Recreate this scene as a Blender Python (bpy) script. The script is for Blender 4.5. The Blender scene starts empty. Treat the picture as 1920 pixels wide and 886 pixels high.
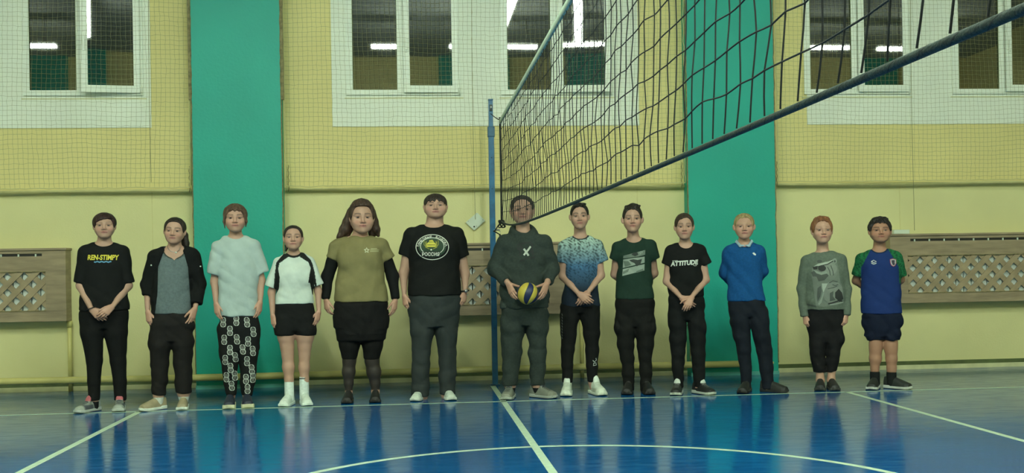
import bpy, bmesh, math, random
import numpy as np
from mathutils import Vector, Matrix
from mathutils.bvhtree import BVHTree

random.seed(7)
rng = np.random.default_rng(7)
scene = bpy.context.scene
COL = scene.collection

# ------------------------------------------------------------------ camera
F_PX, CAM = 2023.95, np.array([-0.7375, -9.1021, 1.1077])
YAW, ROLL, PPY = 0.0905568, -0.016725, 506.35
cy_, sy_ = math.cos(YAW), math.sin(YAW)
cr_, sr_ = math.cos(ROLL), math.sin(ROLL)
_right = Vector((cy_, -sy_, 0)); _fwd = Vector((sy_, cy_, 0)); _up = Vector((0, 0, 1))
_cr = _right * cr_ + _up * sr_
_cu = _up * cr_ - _right * sr_
cam_data = bpy.data.cameras.new('camera')
cam_data.sensor_width = 36.0
cam_data.lens = F_PX / 1920 * 36.0
cam_data.shift_y = (PPY - 443.0) / 1920
cam = bpy.data.objects.new('camera', cam_data)
COL.objects.link(cam)
cam.matrix_world = Matrix(((_cr.x, _cu.x, -_fwd.x, CAM[0]), (_cr.y, _cu.y, -_fwd.y, CAM[1]),
                           (_cr.z, _cu.z, -_fwd.z, CAM[2]), (0, 0, 0, 1)))
scene.camera = cam

# ------------------------------------------------------------------ world, exposure
scene.view_settings.view_transform = 'Standard'
scene.view_settings.look = 'None'
scene.view_settings.gamma = 1.0
scene.view_settings.use_curve_mapping = False
scene.view_settings.exposure = 0.0
world = bpy.data.worlds.new('world'); scene.world = world
world.use_nodes = True
world.node_tree.nodes['Background'].inputs[0].default_value = (0.004, 0.005, 0.008, 1)   # night outside
LAMP_POWER = 55.0      # row nearest the people
LAMP_FAR = 185.0          # rows above the photographer, set stronger to deepen the shadows behind the people
LAMP_COLOR = (0.87, 1.0, 0.80)


def ray(px, py):
    u = (px - 960) / F_PX; v = -(py - PPY) / F_PX
    u, v = cr_ * u - sr_ * v, sr_ * u + cr_ * v
    return np.array([u * cy_ + sy_, cy_ - u * sy_, v])


def at(px, py, Y):
    """point of the place seen at a photo pixel, on the vertical plane at distance Y"""
    d = ray(px, py)
    return CAM + d * ((Y - CAM[1]) / d[1])


def scale_at(x, Y):
    return F_PX / ((x - CAM[0]) * sy_ + (Y - CAM[1]) * cy_)


# ------------------------------------------------------------------ materials
def lin(r, g, b):
    f = lambda c: (c / 255 / 12.92) if c / 255 <= 0.04045 else ((c / 255 + 0.055) / 1.055) ** 2.4
    return (f(r), f(g), f(b))


def pm(name, col=(0.5, 0.5, 0.5), rough=0.6, metal=0.0, attr=False, var=0.08, vscale=8.0, bump=0.0, bscale=40.0,
       stretch=(1, 1, 1), spec=0.5, detail=3.0, bdist=0.01, var2=None):
    m = bpy.data.materials.new(name); m.use_nodes = True
    nt = m.node_tree; b = nt.nodes['Principled BSDF']
    b.inputs['Roughness'].default_value = rough
    b.inputs['Metallic'].default_value = metal
    b.inputs['Specular IOR Level'].default_value = spec
    tc = nt.nodes.new('ShaderNodeTexCoord'); mp = nt.nodes.new('ShaderNodeMapping')
    mp.inputs['Scale'].default_value = stretch
    nt.links.new(tc.outputs['Object'], mp.inputs['Vector'])
    nz = nt.nodes.new('ShaderNodeTexNoise'); nz.inputs['Scale'].default_value = vscale
    nz.inputs['Detail'].default_value = detail
    nt.links.new(mp.outputs['Vector'], nz.inputs['Vector'])
    mr = nt.nodes.new('ShaderNodeMapRange')
    mr.inputs['From Min'].default_value = 0.3; mr.inputs['From Max'].default_value = 0.7
    mr.inputs['To Min'].default_value = 1 - var; mr.inputs['To Max'].default_value = 1 + var
    nt.links.new(nz.outputs['Fac'], mr.inputs['Value'])
    mx = nt.nodes.new('ShaderNodeMix'); mx.data_type = 'RGBA'; mx.blend_type = 'MULTIPLY'
    mx.inputs[0].default_value = 1.0
    if attr:
        a = nt.nodes.new('ShaderNodeAttribute'); a.attribute_name = 'Col'
        nt.links.new(a.outputs['Color'], mx.inputs[6])
    elif var2 is not None:
        m2 = nt.nodes.new('ShaderNodeMix'); m2.data_type = 'RGBA'
        m2.inputs[6].default_value = (*col, 1); m2.inputs[7].default_value = (*var2, 1)
        nt.links.new(nz.outputs['Fac'], m2.inputs[0]); nt.links.new(m2.outputs[2], mx.inputs[6])
    else:
        mx.inputs[6].default_value = (*col, 1)
    nt.links.new(mr.outputs['Result'], mx.inputs[7])
    nt.links.new(mx.outputs[2], b.inputs['Base Color'])
    if bump:
        n2 = nt.nodes.new('ShaderNodeTexNoise'); n2.inputs['Scale'].default_value = bscale
        n2.inputs['Detail'].default_value = 4.0
        nt.links.new(mp.outputs['Vector'], n2.inputs['Vector'])
        bp = nt.nodes.new('ShaderNodeBump'); bp.inputs['Strength'].default_value = bump
        bp.inputs['Distance'].default_value = bdist
        nt.links.new(n2.outputs['Fac'], bp.inputs['Height'])
        nt.links.new(bp.outputs['Normal'], b.inputs['Normal'])
    return m


def emis(name, col, power):
    m = bpy.data.materials.new(name); m.use_nodes = True
    nt = m.node_tree; b = nt.nodes['Principled BSDF']
    b.inputs['Base Color'].default_value = (0.8, 0.8, 0.8, 1)
    b.inputs['Emission Color'].default_value = (*col, 1)
    b.inputs['Emission Strength'].default_value = power
    return m


M = {}
M['wall_low'] = pm('wall_paint_pale_yellow', (0.69, 0.66, 0.33), 0.45, var=0.05, vscale=1.5, bump=0.15, bscale=60)
M['wall_up'] = pm('wall_paint_tan', (0.78, 0.69, 0.30), 0.6, var=0.06, vscale=1.2, bump=0.15, bscale=60)
M['white'] = pm('window_white_paint', (0.86, 0.90, 0.78), 0.5, var=0.04, vscale=2.5, bump=0.1, bscale=50)
M['upvc'] = pm('window_frame_white', (0.85, 0.90, 0.79), 0.35, var=0.04, vscale=6)
M['teal'] = pm('pillar_teal_paint', (0.004, 0.37, 0.285), 0.5, var=0.06, vscale=1.6, bump=0.2, bscale=35)
M['pipe'] = pm('pipe_yellow_paint', (0.60, 0.55, 0.20), 0.4, var=0.1, vscale=5)
M['brownedge'] = pm('worn_plaster_edge', (0.22, 0.19, 0.09), 0.8, var=0.35, vscale=30)
M['dark_gap'] = pm('dark_green_shade_and_bead', (0.09, 0.12, 0.04), 0.7, var=0.2, vscale=10)
M['skirt'] = pm('skirting_pale', (0.62, 0.62, 0.36), 0.5, var=0.1, vscale=9)
M['ceil'] = pm('ceiling_grey_panels', (0.34, 0.36, 0.33), 0.8, var=0.05)
M['wood'] = pm('radiator_cover_wood', (0.30, 0.235, 0.145), 0.55, var=0.22, vscale=4, stretch=(1, 1, 6), bump=0.1, bscale=20)
M['slat'] = pm('lattice_slat_wood', (0.34, 0.265, 0.16), 0.55, var=0.2, vscale=7, bump=0.1, bscale=25)
M['radiator'] = pm('radiator_white_enamel', (0.72, 0.78, 0.74), 0.4, var=0.05)
M['post'] = pm('post_blue_paint', (0.015, 0.12, 0.26), 0.35, var=0.2, vscale=20)
M['postdark'] = pm('post_steel_blue', (0.03, 0.09, 0.16), 0.35, metal=0.3, var=0.2, vscale=25)
M['cord_black'] = pm('net_cord_black', (0.008, 0.010, 0.010), 0.8, var=0.3, vscale=60)
M['rope_dark'] = pm('net_rope_dark_green', (0.012, 0.026, 0.022), 0.75, var=0.4, vscale=90, bump=0.4, bscale=150)
M['tape'] = pm('net_tape_pale', (0.42, 0.52, 0.42), 0.7, var=0.1, vscale=15)
M['twine'] = pm('safety_net_twine', (0.30, 0.29, 0.15), 0.85, var=0.2, vscale=20)
M['rail'] = pm('net_rail_pale', (0.62, 0.58, 0.27), 0.5, var=0.1)
M['steel'] = pm('grey_steel', (0.35, 0.36, 0.36), 0.35, metal=0.8, var=0.1)
M['plate'] = pm('plastic_pale_plate', (0.62, 0.70, 0.60), 0.4, var=0.04)
M['black'] = pm('black_plastic', (0.01, 0.01, 0.01), 0.5)
M['line'] = pm('court_line_paint', (0.50, 0.66, 0.50), 0.35, var=0.15, vscale=20)
M['door'] = pm('brown_door', (0.10, 0.06, 0.035), 0.5, var=0.2, vscale=3, stretch=(6, 6, 1))
M['lamp'] = emis('fluorescent_diffuser', LAMP_COLOR, LAMP_POWER)
M['lamp_far'] = emis('fluorescent_diffuser_far', LAMP_COLOR, LAMP_FAR)
M['lampbody'] = pm('lamp_housing_white', (0.7, 0.7, 0.68), 0.5)
M['skin'] = pm('skin', attr=True, rough=0.52, var=0.05, vscale=14, bump=0.05, bscale=120, spec=0.35)
M['cloth'] = pm('cloth', attr=True, rough=0.85, var=0.09, vscale=9, bump=0.22, bscale=16, spec=0.2, bdist=0.02)
M['knit'] = pm('knit', attr=True, rough=0.9, var=0.12, vscale=60, bump=0.25, bscale=22, spec=0.15, bdist=0.02)
M['print'] = pm('shirt_print', attr=True, rough=0.7, var=0.06, vscale=30)
M['hair'] = pm('hair', attr=True, rough=0.5, var=0.45, vscale=38, stretch=(1.6, 1.6, 0.22), bump=0.5, bscale=70, spec=0.35)
M['eye'] = pm('eye', attr=True, rough=0.15, var=0.0)
M['shoe'] = pm('shoe_upper', attr=True, rough=0.6, var=0.12, vscale=25, bump=0.15, bscale=60)
M['sole'] = pm('shoe_sole', attr=True, rough=0.6, var=0.1, vscale=25)
M['ball'] = pm('ball_leather', attr=True, rough=0.45, var=0.06, vscale=25, bump=0.1, bscale=200)

# floor: blue gloss paint with scuffs
m = bpy.data.materials.new('floor_blue_gloss'); m.use_nodes = True
nt = m.node_tree; b = nt.nodes['Principled BSDF']
tc = nt.nodes.new('ShaderNodeTexCoord')
n1 = nt.nodes.new('ShaderNodeTexNoise'); n1.inputs['Scale'].default_value = 0.9; n1.inputs['Detail'].default_value = 6
mp = nt.nodes.new('ShaderNodeMapping'); mp.inputs['Scale'].default_value = (2.0, 7.0, 1)
n2 = nt.nodes.new('ShaderNodeTexNoise'); n2.inputs['Scale'].default_value = 2.2; n2.inputs['Detail'].default_value = 8
nt.links.new(tc.outputs['Object'], n1.inputs['Vector']); nt.links.new(tc.outputs['Object'], mp.inputs['Vector'])
nt.links.new(mp.outputs['Vector'], n2.inputs['Vector'])
cr = nt.nodes.new('ShaderNodeValToRGB')
cr.color_ramp.elements[0].position = 0.3; cr.color_ramp.elements[0].color = (0.002, 0.070, 0.225, 1)
cr.color_ramp.elements[1].position = 0.7; cr.color_ramp.elements[1].color = (0.003, 0.110, 0.315, 1)
b.inputs['IOR'].default_value = 1.48
nt.links.new(n1.outputs['Fac'], cr.inputs['Fac'])
nt.links.new(cr.outputs['Color'], b.inputs['Base Color'])
mr = nt.nodes.new('ShaderNodeMapRange'); mr.inputs['From Min'].default_value = 0.35; mr.inputs['From Max'].default_value = 0.75
mr.inputs['To Min'].default_value = 0.10; mr.inputs['To Max'].default_value = 0.24
nt.links.new(n2.outputs['Fac'], mr.inputs['Value']); nt.links.new(mr.outputs['Result'], b.inputs['Roughness'])
bp = nt.nodes.new('ShaderNodeBump'); bp.inputs['Strength'].default_value = 0.04; bp.inputs['Distance'].default_value = 0.01
nt.links.new(n2.outputs['Fac'], bp.inputs['Height']); nt.links.new(bp.outputs['Normal'], b.inputs['Normal'])
M['floor'] = m

# night window glass: double pane, dark outside, mirrors the hall
m = bpy.data.materials.new('night_window_glass'); m.use_nodes = True
b = m.node_tree.nodes['Principled BSDF']
nzg = m.node_tree.nodes.new('ShaderNodeTexNoise'); nzg.inputs['Scale'].default_value = 1.5
crg = m.node_tree.nodes.new('ShaderNodeValToRGB')
crg.color_ramp.elements[0].color = (0.008, 0.010, 0.008, 1); crg.color_ramp.elements[1].color = (0.022, 0.024, 0.016, 1)
m.node_tree.links.new(nzg.outputs['Fac'], crg.inputs['Fac']); m.node_tree.links.new(crg.outputs['Color'], b.inputs['Base Color'])
b.inputs['Roughness'].default_value = 0.015
b.inputs['IOR'].default_value = 2.4
M['glass'] = m


# ------------------------------------------------------------------ mesh helpers
def link(o, parent=None):
    COL.objects.link(o)
    if parent is not None:
        o.parent = parent
    return o


def empty(name, loc=(0, 0, 0), parent=None):
    o = bpy.data.objects.new(name, None); o.location = loc; o.empty_display_size = 0.1
    return link(o, parent)


def tag(o, label, cat, group=None, kind=None):
    if label: o['label'] = label
    if cat: o['category'] = cat
    if group: o['group'] = group
    if kind: o['kind'] = kind
    return o


def np_mesh(name, V, Fq, mat, parent=None, col=None, smooth=True, loc=None, Ft=None):
    """mesh from numpy arrays: V (n,3), quads Fq (m,4), triangles Ft (k,3), optional point colours"""
    me = bpy.data.meshes.new(name)
    V = np.asarray(V, np.float32); nq = 0 if Fq is None else len(Fq); ntr = 0 if Ft is None else len(Ft)
    me.vertices.add(len(V)); me.vertices.foreach_set('co', V.ravel())
    parts = []
    if nq: parts.append(np.asarray(Fq, np.int32).ravel())
    if ntr: parts.append(np.asarray(Ft, np.int32).ravel())
    li = np.concatenate(parts)
    me.loops.add(len(li)); me.loops.foreach_set('vertex_index', li)
    me.polygons.add(nq + ntr)
    ls = np.concatenate([np.arange(nq) * 4, nq * 4 + np.arange(ntr) * 3]).astype(np.int32)
    me.polygons.foreach_set('loop_start', ls)
    me.update(calc_edges=True)
    me.validate()
    if smooth:
        me.polygons.foreach_set('use_smooth', np.ones(len(me.polygons), bool))
    if col is not None:
        a = me.color_attributes.new('Col', 'FLOAT_COLOR', 'POINT')
        c = np.ones((len(V), 4), np.float32); c[:, :3] = col
        a.data.foreach_set('color', c.ravel())
    me.materials.append(mat)
    o = bpy.data.objects.new(name, me)
    if loc is not None: o.location = loc
    return link(o, parent)


def box_data(lo, hi):
    x0, y0, z0 = lo; x1, y1, z1 = hi
    V = [(x0, y0, z0), (x1, y0, z0), (x1, y1, z0), (x0, y1, z0), (x0, y0, z1), (x1, y0, z1), (x1, y1, z1), (x0, y1, z1)]
    Fc = [(0, 3, 2, 1), (4, 5, 6, 7), (0, 1, 5, 4), (1, 2, 6, 5), (2, 3, 7, 6), (3, 0, 4, 7)]
    return V, Fc


def boxes(name, lst, mat, parent=None, bevel=0.0, loc=None):
    bm = bmesh.new()
    for lo, hi in lst:
        V, Fc = box_data(lo, hi)
        vs = [bm.verts.new(v) for v in V]
        for f in Fc: bm.faces.new([vs[i] for i in f])
    if bevel:
        bmesh.ops.bevel(bm, geom=list(bm.edges), offset=bevel, segments=2, affect='EDGES', profile=0.6)
    me = bpy.data.meshes.new(name); bm.to_mesh(me); bm.free()
    me.materials.append(mat)
    o = bpy.data.objects.new(name, me)
    if loc is not None: o.location = loc
    return link(o, parent)


def box(name, lo, hi, mat, parent=None, bevel=0.0, loc=None):
    return boxes(name, [(lo, hi)], mat, parent, bevel, loc)


def tube_data(pts, r, n=8, caps=True, base=0):
    """tube through points, radius r (scalar or list)"""
    P = np.asarray(pts, float); m = len(P)
    R = np.full(m, r) if np.isscalar(r) else np.asarray(r, float)
    T = np.gradient(P, axis=0); T /= np.linalg.norm(T, axis=1)[:, None] + 1e-12
    up = np.array([0, 0, 1.0]) if abs(T[0, 2]) < 0.9 else np.array([1.0, 0, 0])
    A = np.cross(T, up); A /= np.linalg.norm(A, axis=1)[:, None] + 1e-12
    B = np.cross(T, A)
    th = np.linspace(0, 2 * math.pi, n, endpoint=False)
    V = (P[:, None, :] + R[:, None, None] * (np.cos(th)[None, :, None] * A[:, None, :] + np.sin(th)[None, :, None] * B[:, None, :])).reshape(-1, 3)
    i = np.arange(m - 1)[:, None]; j = np.arange(n)[None, :]
    a = i * n + j; b = i * n + (j + 1) % n
    Q = np.stack([a, b, b + n, a + n], -1).reshape(-1, 4)
    Tt = []
    if caps:
        V = np.vstack([V, P[0], P[-1]])
        c0, c1 = m * n, m * n + 1
        for k in range(n):
            Tt.append((c0, (k + 1) % n, k)); Tt.append((c1, (m - 1) * n + k, (m - 1) * n + (k + 1) % n))
    return V, Q + base, (np.array(Tt, int).reshape(-1, 3) + base)


def tubes(name, plist, r, mat, parent=None, n=8, caps=True, col=None, loc=None):
    Vs, Qs, Ts, b = [], [], [], 0
    for i, p in enumerate(plist):
        V, Q, T = tube_data(p, r[i] if isinstance(r, list) else r, n, caps, b)
        Vs.append(V); Qs.append(Q); Ts.append(T); b += len(V)
    return np_mesh(name, np.vstack(Vs), np.vstack(Qs), mat, parent, col, Ft=np.vstack(Ts) if caps else None, loc=loc)


def lathe(name, prof, mat, parent=None, n=24, loc=None, col=None):
    """surface of revolution about z from (radius, z) profile"""
    P = np.array(prof, float); m = len(P); th = np.linspace(0, 2 * math.pi, n, endpoint=False)
    V = np.stack([P[:, 0][:, None] * np.cos(th), P[:, 0][:, None] * np.sin(th), np.repeat(P[:, 1][:, None], n, 1)], -1).reshape(-1, 3)
    i = np.arange(m - 1)[:, None]; j = np.arange(n)[None, :]
    a = i * n + j; b = i * n + (j + 1) % n
    return np_mesh(name, V, np.stack([a, b, b + n, a + n], -1).reshape(-1, 4), mat, parent, col, loc=loc)

# ------------------------------------------------------------------ the hall
WY = 1.83                      # face of the window wall
X0, X1, Y0, ZC = -12.0, 13.0, -13.0, 6.2
floor = box('floor', (X0, Y0, -0.1), (X1, WY + 0.2, 0), M['floor']); tag(floor, 'glossy blue painted sports hall floor with white court lines', 'floor', kind='structure')
ceil = box('ceiling', (X0, Y0, ZC), (X1, WY + 0.2, ZC + 0.1), M['ceil']); tag(ceil, 'plain white ceiling above the sports hall', 'ceiling', kind='structure')
wall = box('wall_back', (X0, WY, 0), (X1, WY + 0.2, ZC), M['wall_low']); tag(wall, 'pale yellow window wall behind the row of people', 'wall', kind='structure')
for nm, lo, hi, lab in (('wall_left', (X0 - 0.2, Y0, 0), (X0, WY + 0.2, ZC), 'pale yellow end wall of the hall on the left'),
                        ('wall_right', (X1, Y0, 0), (X1 + 0.2, WY + 0.2, ZC), 'pale yellow end wall of the hall on the right'),
                        ('wall_front', (X0, Y0 - 0.2, 0), (X1, Y0, ZC), 'yellow wall opposite the windows mirrored in the panes')):
    w = box(nm, lo, hi, M['wall_up']); tag(w, lab, 'wall', kind='structure')
    if nm == 'wall_front':
        for k, xx in enumerate((-9.5, -4.4, 0.7, 5.8, 10.9)):
            box('pillar', (xx, Y0, 0), (xx + 0.9, Y0 + 0.15, ZC), M['teal'], w)
        for xx in (-7.4, -1.6, 3.6, 8.6):
            box('dark_panel', (xx, Y0, 0.0), (xx + 1.4, Y0 + 0.06, 3.4), M['door'], w)

# upper painted zone of the wall (1 cm proud of the lower one above the rail), white painted fields round the windows
LEDGE = 1.965
bays = [(X0, -2.87), (-2.01, 2.05), (2.965, X1)]
for a, b2 in bays:
    box('upper_plaster', (a, WY - 0.012, LEDGE), (b2, WY, ZC), M['wall_up'], wall)
for a, b2 in ((-6.9, -3.29), (-1.525, 1.59), (3.365, 6.9)):
    box('white_plaster', (a, WY - 0.022, 2.572), (b2, WY - 0.012, 5.0), M['white'], wall)
PIL = []
for k, (a, b2) in enumerate(((-2.872, -2.01), (2.05, 2.967))):
    pil = empty('trim_%d' % (k + 1), ((a + b2) / 2, 0, 0)); pil.location = (0, 0, 0); PIL.append(pil)
    tag(pil, ('left' if k == 0 else 'right') + ' teal painted pillar standing out from the window wall', 'pillar', kind='structure')
    box('pillar_shaft', (a, 1.665, 0), (b2, WY, ZC), M['teal'], pil, bevel=0.008)
    # worn, chipped arrises of the pillar
    for xx in (a, b2):
        pts = []
        for z in np.arange(0.12, 4.6, 0.06):
            pts.append((xx + rng.normal(0, 0.002), 1.668, z))
        tubes('worn_edge', [pts], 0.007, M['brownedge'], pil, n=5)
for a in (-2.91, 3.0):
    tubes('conduit', [[(a, WY - 0.03, 2.0), (a, WY - 0.03, 4.6)]], 0.011, M['rail'], wall, n=8)
for a, z0 in ((-2.885, 2.82), (-1.995, 2.82)):
    box('brown_strip', (a - 0.012, 1.655, z0), (a + 0.012, 1.69, 4.6), M['brownedge'], PIL[0], bevel=0.003)
for xs, z0, z1 in ((-3.30, 0.15, 1.94), (-0.13, 1.25, 1.94), (1.56, 1.5, 1.94), (4.36, 1.45, 1.94)):
    box('wall_seam', (xs - 0.004, WY - 0.003, z0), (xs + 0.004, WY + 0.01, z1), M['rail'], wall)

# skirting of the wall between and beside the pillars
for k, (a, b2) in enumerate(bays):
    box('skirting_shade_strip', (a, WY - 0.012, 0.045), (b2, WY, 0.085), M['dark_gap'], wall)  # dark strip: the shade above the skirting, put in as colour
    box('skirting_strip', (a, WY - 0.02, 0), (b2, WY, 0.045), M['skirt'], wall)
M['skirt_teal'] = pm('skirting_teal', (0.10, 0.42, 0.36), 0.5)
for k, (a, b2) in enumerate(((-2.872, -2.01), (2.05, 2.967))):
    box('skirting_strip', (a, 1.648, 0), (b2, 1.665, 0.035), M['skirt_teal'], PIL[k])

# heating pipe along the foot of the wall, passing in front of the pillars
hp = empty('heating_pipe', (-0.9, 1.585, 0)); tag(hp, 'pale yellow heating pipe running low along the window wall', 'pipe')
pl = [(-11.0, 0, 0.125)] + [(x, 0, 0.125 + 0.006 * math.sin(x * 1.1)) for x in np.arange(-10, 3.91, 0.5)]
tubes('pipe', [pl], 0.034, M['pipe'], hp, n=14)
for xx in (-9.4, -6.4, -1.62, -0.45, 1.5, 3.78):
    box('bracket', (xx - 0.010, 0.0, 0.115), (xx + 0.010, 0.235 if xx not in (-1.62, 3.78) else 0.235, 0.135), M['pipe'], hp)
for px, zt, lab in ((131.5, 0.655, 'vertical yellow riser pipe under the right end of the leftmost radiator cover'), (1091, 0.63, 'vertical yellow riser pipe seen between the legs of the person in blue patterned shirt')):
    p = at(px, 660, WY - 0.04)
    r = empty('riser_pipe', (p[0], WY - 0.045, 0)); tag(r, lab, 'pipe', 'riser pipes below the radiators')
    tubes('pipe', [[(0, 0, 0.0), (0, 0, zt)]], 0.02, M['pipe'], r, n=12)
    tubes('coupling', [[(0, 0, zt - 0.03), (0, 0, zt + 0.03)]], 0.028, M['pipe'], r, n=12)

# court lines
def floor_strip(name, a, b2, w):
    a = np.array(a); b2 = np.array(b2); d = (b2 - a) / np.linalg.norm(b2 - a); nrm = np.array([-d[1], d[0]]) * w / 2
    n = max(2, int(np.linalg.norm(b2 - a) / 0.5))
    V, Q = [], []
    for i in range(n + 1):
        c = a + (b2 - a) * i / n
        V += [(*(c - nrm), 0.0008), (*(c + nrm), 0.0008)]
    for i in range(n): Q.append((2 * i, 2 * i + 2, 2 * i + 3, 2 * i + 1))
    return np_mesh(name, V, Q, M['line'], floor, smooth=False)
floor_strip('side_line', (X0 + 0.5, 0), (X1 - 0.5, 0), 0.05)
floor_strip('centre_line', (0, 1.27), (0, -10), 0.05)
floor_strip('attack_line', (-3, 0), (-3, -9), 0.05)
floor_strip('attack_line', (3, 0), (3, -9), 0.05)
V, Q = [], []
for i in range(96):
    t = 2 * math.pi * i / 96
    for rr in (1.775, 1.825): V.append((0.07 + rr * math.cos(t), -4.17 + rr * math.sin(t), 0.0006))
for i in range(96): Q.append((2 * i, 2 * i + 1, 2 * ((i + 1) % 96) + 1, 2 * ((i + 1) % 96)))
np_mesh('centre_circle', V, Q, M['line'], floor, smooth=False)

# ------------------------------------------------------------------ windows
def window(n, xc, ajar, label):
    """two-light plastic window: fixed light on the left, opening sash on the right"""
    w = empty('window_%d' % n, (xc, WY - 0.022, 2.885)); tag(w, label, 'window', kind='structure')
    W2, H, fy = 0.57, 1.75, -0.02
    fr = 0.065
    zb_, zt_ = fr - 0.012, H - fr
    boxes('frame', [((-W2, fy, 0), (W2, 0, zb_)), ((-W2, fy, zt_), (W2, 0, H)), ((-W2, fy, zb_), (-W2 + fr, 0, zt_)),
                    ((W2 - fr + 0.03, fy, zb_), (W2, 0, zt_)), ((-0.062, fy, zb_), (0.0, 0, zt_))], M['upvc'], w, bevel=0.002)
    box('pane', (-W2 + fr - 0.01, -0.006, 0.045), (-0.055, 0.0, H - fr + 0.01), M['glass'], w)
    boxes('glazing_bead', [((-W2 + fr + 0.0005, fy + 0.002, zb_), (-W2 + fr + 0.005, -0.0065, zt_)), ((-0.0675, fy + 0.002, zb_), (-0.0625, -0.0065, zt_))], M['dark_gap'], w)
    # opening sash, slightly ajar: hinge on one side
    hx = W2 - 0.03 if ajar >= 0 else 0.0
    s = empty('sash', (hx, fy - 0.004, 0.0), w); s.rotation_euler = (0, 0, ajar)
    sx0, sx1, sf = 0.0 - hx, (W2 - 0.025) - hx, 0.058
    z0, z1 = 0.02, H - 0.02
    boxes('sash_frame', [((sx0, -0.022, z0), (sx1, 0, z0 + sf + 0.012)), ((sx0, -0.022, z1 - sf), (sx1, 0, z1)),
                         ((sx0, -0.022, z0 + sf + 0.012), (sx0 + sf + 0.006, 0, z1 - sf)), ((sx1 - sf, -0.022, z0 + sf + 0.012), (sx1, 0, z1 - sf))], M['upvc'], s, bevel=0.004)
    box('sash_pane', (sx0 + sf, -0.010, z0 + sf), (sx1 - sf + 0.006, -0.004, z1 - sf), M['glass'], s)
    boxes('handle', [((sx0 + 0.02, -0.036, 0.42), (sx0 + 0.045, -0.02, 0.48)), ((sx0 + 0.024, -0.05, 0.44), (sx0 + 0.041, -0.034, 0.56))], M['upvc'], s, bevel=0.003)
    tubes('hinge', [[(W2 - 0.012, fy - 0.01, 0.0), (W2 - 0.012, fy - 0.01, 0.07)]], 0.009, M['upvc'], w, n=8)
    box('sill_gap', (-W2 - 0.02, -0.003, -0.035), (W2 + 0.03, 0.0005, -0.024), M['dark_gap'] if False else M['skirt'], w)
    return w
window(1, -3.93, math.radians(8.0), 'white plastic window left of the left teal pillar')
window(2, -0.81, math.radians(1.5), 'white plastic window just right of the left teal pillar')
window(3, 0.745, math.radians(-4.4), 'white plastic window behind the volleyball net, left of the right teal pillar')
window(4, 3.905, math.radians(1.0), 'white plastic window just right of the right teal pillar')
window(5, 5.515, math.radians(1.5), 'white plastic window at the far right edge of the hall wall')

# ------------------------------------------------------------------ safety nets in front of the windows
def safety_net(xa, xb, label, seed):
    cell = 0.0455; yb = WY - 0.15
    z0, z1 = LEDGE + 0.005, 4.4
    root = empty('safety_net', ((xa + xb) / 2, yb, z0)); tag(root, label, 'net', 'thin safety nets over the windows')
    r = np.random.default_rng(seed)
    nx = int((xb - xa) / cell) + 1; nz = int((z1 - z0) / cell) + 1
    xs = np.linspace(xa, xb, nx) - (xa + xb) / 2; zs = np.linspace(0, z1 - z0, nz)
    XX, ZZ = np.meshgrid(xs, zs, indexing='ij')
    ph = r.uniform(0, 6, 6)
    dx = 0.010 * np.sin(XX * 1.3 + ZZ * 2.1 + ph[0]) + 0.006 * np.sin(XX * 3.7 - ZZ * 2.9 + ph[1])
    dz = 0.014 * np.sin(XX * 1.1 + ph[2]) + 0.008 * np.sin(XX * 2.7 + ZZ * 3 + ph[3]) + 0.004 * np.sin(XX * 9 + ph[4])
    dx *= np.minimum(1, (XX - xs[0]) / 0.3) * np.minimum(1, (xs[-1] - XX) / 0.3); dz *= np.minimum(1, ZZ / 0.3)
    dx += r.normal(0, 0.0025, XX.shape); dz += r.normal(0, 0.0025, XX.shape)
    dy = 0.012 * np.sin(XX * 2 + ZZ * 1.7 + ph[5])
    G = np.stack([XX + dx, dy, ZZ + dz], -1)
    Vs, Qs, b = [], [], 0
    tw = 0.0012
    for i in range(nx):
        V, Q, _ = tube_data(G[i], tw, 3, False, b); Vs.append(V); Qs.append(Q); b += len(V)
    for k in range(nz):
        V, Q, _ = tube_data(G[:, k], tw, 3, False, b); Vs.append(V); Qs.append(Q); b += len(V)
    o = np_mesh('netting', np.vstack(Vs), np.vstack(Qs), M['twine'], root); o['kind'] = 'stuff'
    tubes('bottom_cord', [G[:, 0]], 0.005, M['rail'], root, n=6)
    for sx in (0, -1): tubes('side_cord', [G[sx, :, :]], 0.004, M['rail'], root, n=6)
    return root
safety_net(-6.2, -2.90, 'thin safety net over the window left of the left teal pillar', 1)
safety_net(-1.98, 2.03, 'thin safety net over the two windows between the teal pillars', 2)
safety_net(3.0, 6.6, 'thin safety net over the windows right of the right teal pillar', 3)

for xa, xb, lab in ((-6.3, -2.89, 'slim pale rail under the safety net left of the left teal pillar'), (-1.99, 2.04, 'slim pale rail under the safety net between the teal pillars'), (2.98, 6.7, 'slim pale rail under the safety net right of the right teal pillar')):
    r = empty('net_rail', ((xa + xb) / 2, WY - 0.06, LEDGE - 0.02)); tag(r, lab, 'rail', 'rails under the safety nets')
    h = (xb - xa) / 2
    tubes('rail', [[(x, 0.004 * math.sin(x * 3), 0.004 * math.sin(x * 2.2)) for x in np.linspace(-h, h, 20)]], 0.016, M['rail'], r, n=10)
    for x in np.linspace(-h + 0.08, h - 0.08, 4): box('bracket', (x - 0.012, 0, -0.012), (x + 0.012, 0.06, 0.012), M['rail'], r, bevel=0.003)
    for x in (-h + 0.03, h - 0.03):
        tubes('tie_cord', [[(x + 0.004 * math.sin(z * 90), -0.022, z) for z in np.linspace(-0.02, 0.24, 24)]], 0.0035, M['brownedge'], r, n=5)

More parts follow.
